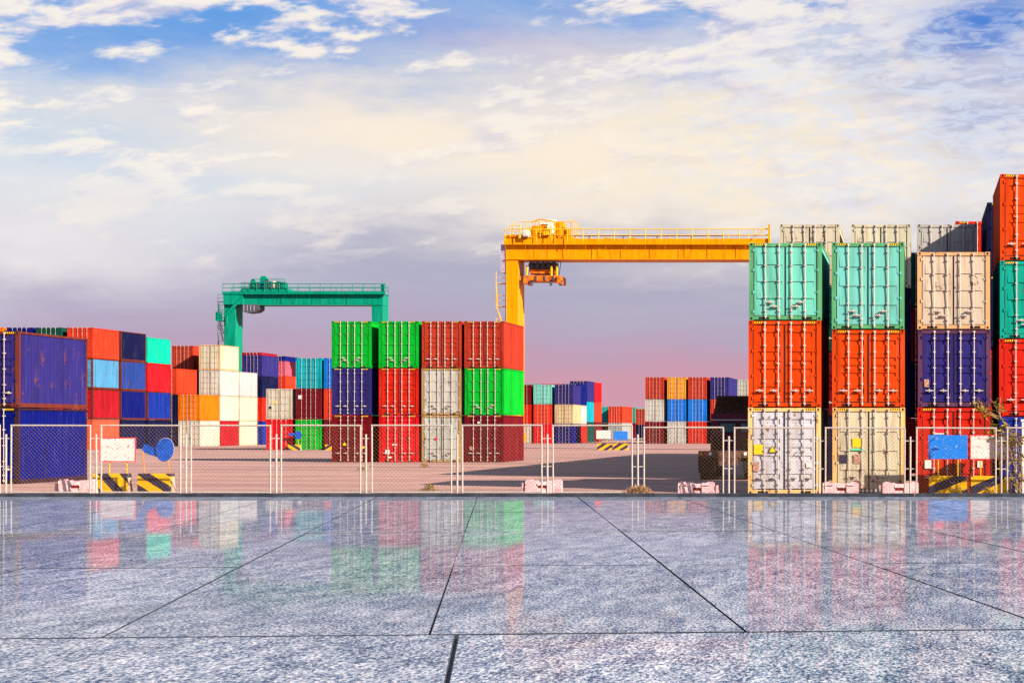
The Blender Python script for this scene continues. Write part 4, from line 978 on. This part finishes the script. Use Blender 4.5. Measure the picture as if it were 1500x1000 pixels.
def pillar():
    o = W3(1497.3, 45.0); m = MB(); r = thing('gate_pillar', (o.x, o.y, gz(o.x, o.y)), 'white gate pillar at the right edge of the frame', 'pillar')
    WP = flat('white_render', (.6, .59, .57), .7, 0, .05, 2); m.box(0, 0, 0, .5, .5, 2.42, WP); link('shaft', m.mesh('shaft'), r)
    m = MB(); m.box(-.03, -.03, 2.42, .53, .53, 2.5, WP); link('cap', m.mesh('cap'), r)
pillar()

# ------------------------------------------------------------------ plants
def leaf(m, p, d, L, w, mt):
    d = d.normalized(); u = d.cross(Vector((random.uniform(-1, 1), random.uniform(-1, 1), random.uniform(-1, 1)))).normalized() * w
    m.poly([p, p + d * L * .5 + u, p + d * L, p + d * L * .5 - u], mt)
def shrub():
    random.seed(11); s = 45.6
    o = W3(1492, s); r = thing('wild_shrub', (o.x, o.y, gz(o.x, o.y)), 'leafy wild shrub with arching bare branches at the right edge', 'shrub')
    q = lambda px, py, dy=0.0: Vector(((px - 1492) / s, dy, PZ(py, s) + .05))
    stems = [[(1492, 720), (1494, 680), (1490, 645), (1480, 634), (1470, 618), (1462, 600), (1450, 582)], [(1493, 720), (1497, 672), (1494, 648), (1478, 628), (1466, 610), (1455, 604), (1441, 599)],
             [(1490, 720), (1488, 690), (1480, 660), (1474, 640), (1468, 628), (1452, 622)], [(1492, 720), (1482, 700), (1477, 676), (1466, 664)], [(1494, 720), (1498, 700), (1494, 670), (1478, 670)],
             [(1466, 612), (1463, 596), (1466, 580)], [(1470, 628), (1462, 640), (1452, 645)], [(1480, 636), (1486, 660), (1485, 680)], [(1492, 720), (1491, 705), (1488, 698)], [(1462, 612), (1447, 606), (1436, 592)]]
    b = MB(); lv = MB()
    for st in stems:
        pts = [q(x, y, random.uniform(-.12, .12)) for x, y in st]
        for i in range(len(pts) - 1):
            r0 = .016 * (1 - i / len(pts)) + .005
            b.tube(pts[i], pts[i + 1], r0, STEM, 5, r0 * .8, False)
            if i >= 1 or len(st) < 5:
                for k in range(9 if i else 4):
                    p = pts[i].lerp(pts[i + 1], random.random())
                    d = Vector((random.uniform(-1, 1), random.uniform(-.8, .8), random.uniform(-.9, .3)))
                    if random.random() < .72: leaf(lv, p + d * .03, d, random.uniform(.14, .28), random.uniform(.022, .040), LEAF)
    for cx, cy, n in ((1440, 596, 26), (1465, 625, 34), (1478, 642, 60), (1450, 632, 26), (1468, 668, 34), (1486, 700, 22), (1432, 590, 18), (1490, 640, 40), (1474, 690, 14)):
        for k in range(n):
            p = q(cx + random.gauss(0, 6.5), cy + random.gauss(0, 5), random.uniform(-.2, .2)); d = Vector((random.uniform(-1, 1), random.uniform(-.8, .8), random.uniform(-1, .2)))
            leaf(lv, p, d, random.uniform(.13, .25), random.uniform(.02, .038), LEAF)
    link('branches', b.mesh('branches'), r); tag(link('leaves', lv.mesh('leaves'), r), kind='stuff')
shrub()
def tuft(px, s, w, h, n, mt, label, group=None, name='weed_tuft'):
    o = W3(px, s); r = thing(name, (o.x, o.y, gz(o.x, o.y)), label, 'weeds' if name == 'weed_tuft' else 'bush', group); m = MB()
    for k in range(n):
        x = random.gauss(0, .38) * w; y = random.gauss(0, .3) * w * .6; fall = max(.15, 1 - (x / w) ** 2 * 1.6)
        z = random.uniform(0, h * fall); d = Vector((random.uniform(-1, 1), random.uniform(-1, 1), random.uniform(.1, 1.3)))
        leaf(m, Vector((x, y, z)), d, random.uniform(.06, .16), random.uniform(.006, .014), mt)
    tag(link('blades', m.mesh('blades'), r), kind='stuff')
tuft(936, 47, .75, .36, 2600, DRY, 'dry brown clipped bush at the plaza edge behind the fence', name='dry_bush')
GT = 'weeds along the fence foot'
tuft(1402, 46.2, .38, .30, 420, LEAF, 'yellow-green weeds before the striped block under the blue sign', GT)
tuft(1448, 46.2, .34, .28, 380, LEAF, 'yellow-green weeds before the striped block under the white sign', GT)
tuft(1376, 46.2, .15, .18, 90, LEAF, 'small weeds at the left foot of the blue sign block', GT)
tuft(1474, 46.2, .2, .22, 150, LEAF, 'weeds at the foot of the leafy shrub', GT)
tuft(530, 30, .35, .22, 160, LEAF, 'low weeds in the yard before the first middle stack', 'weeds growing in the open yard')
tuft(622, 27.5, .35, .22, 150, LEAF, 'low weeds by the tip of the ground shadow', 'weeds growing in the open yard')
tuft(629, 43.5, .3, .22, 200, LEAF, 'sparse weeds behind the fence near the blue ground shadow', 'weeds growing in the open yard')
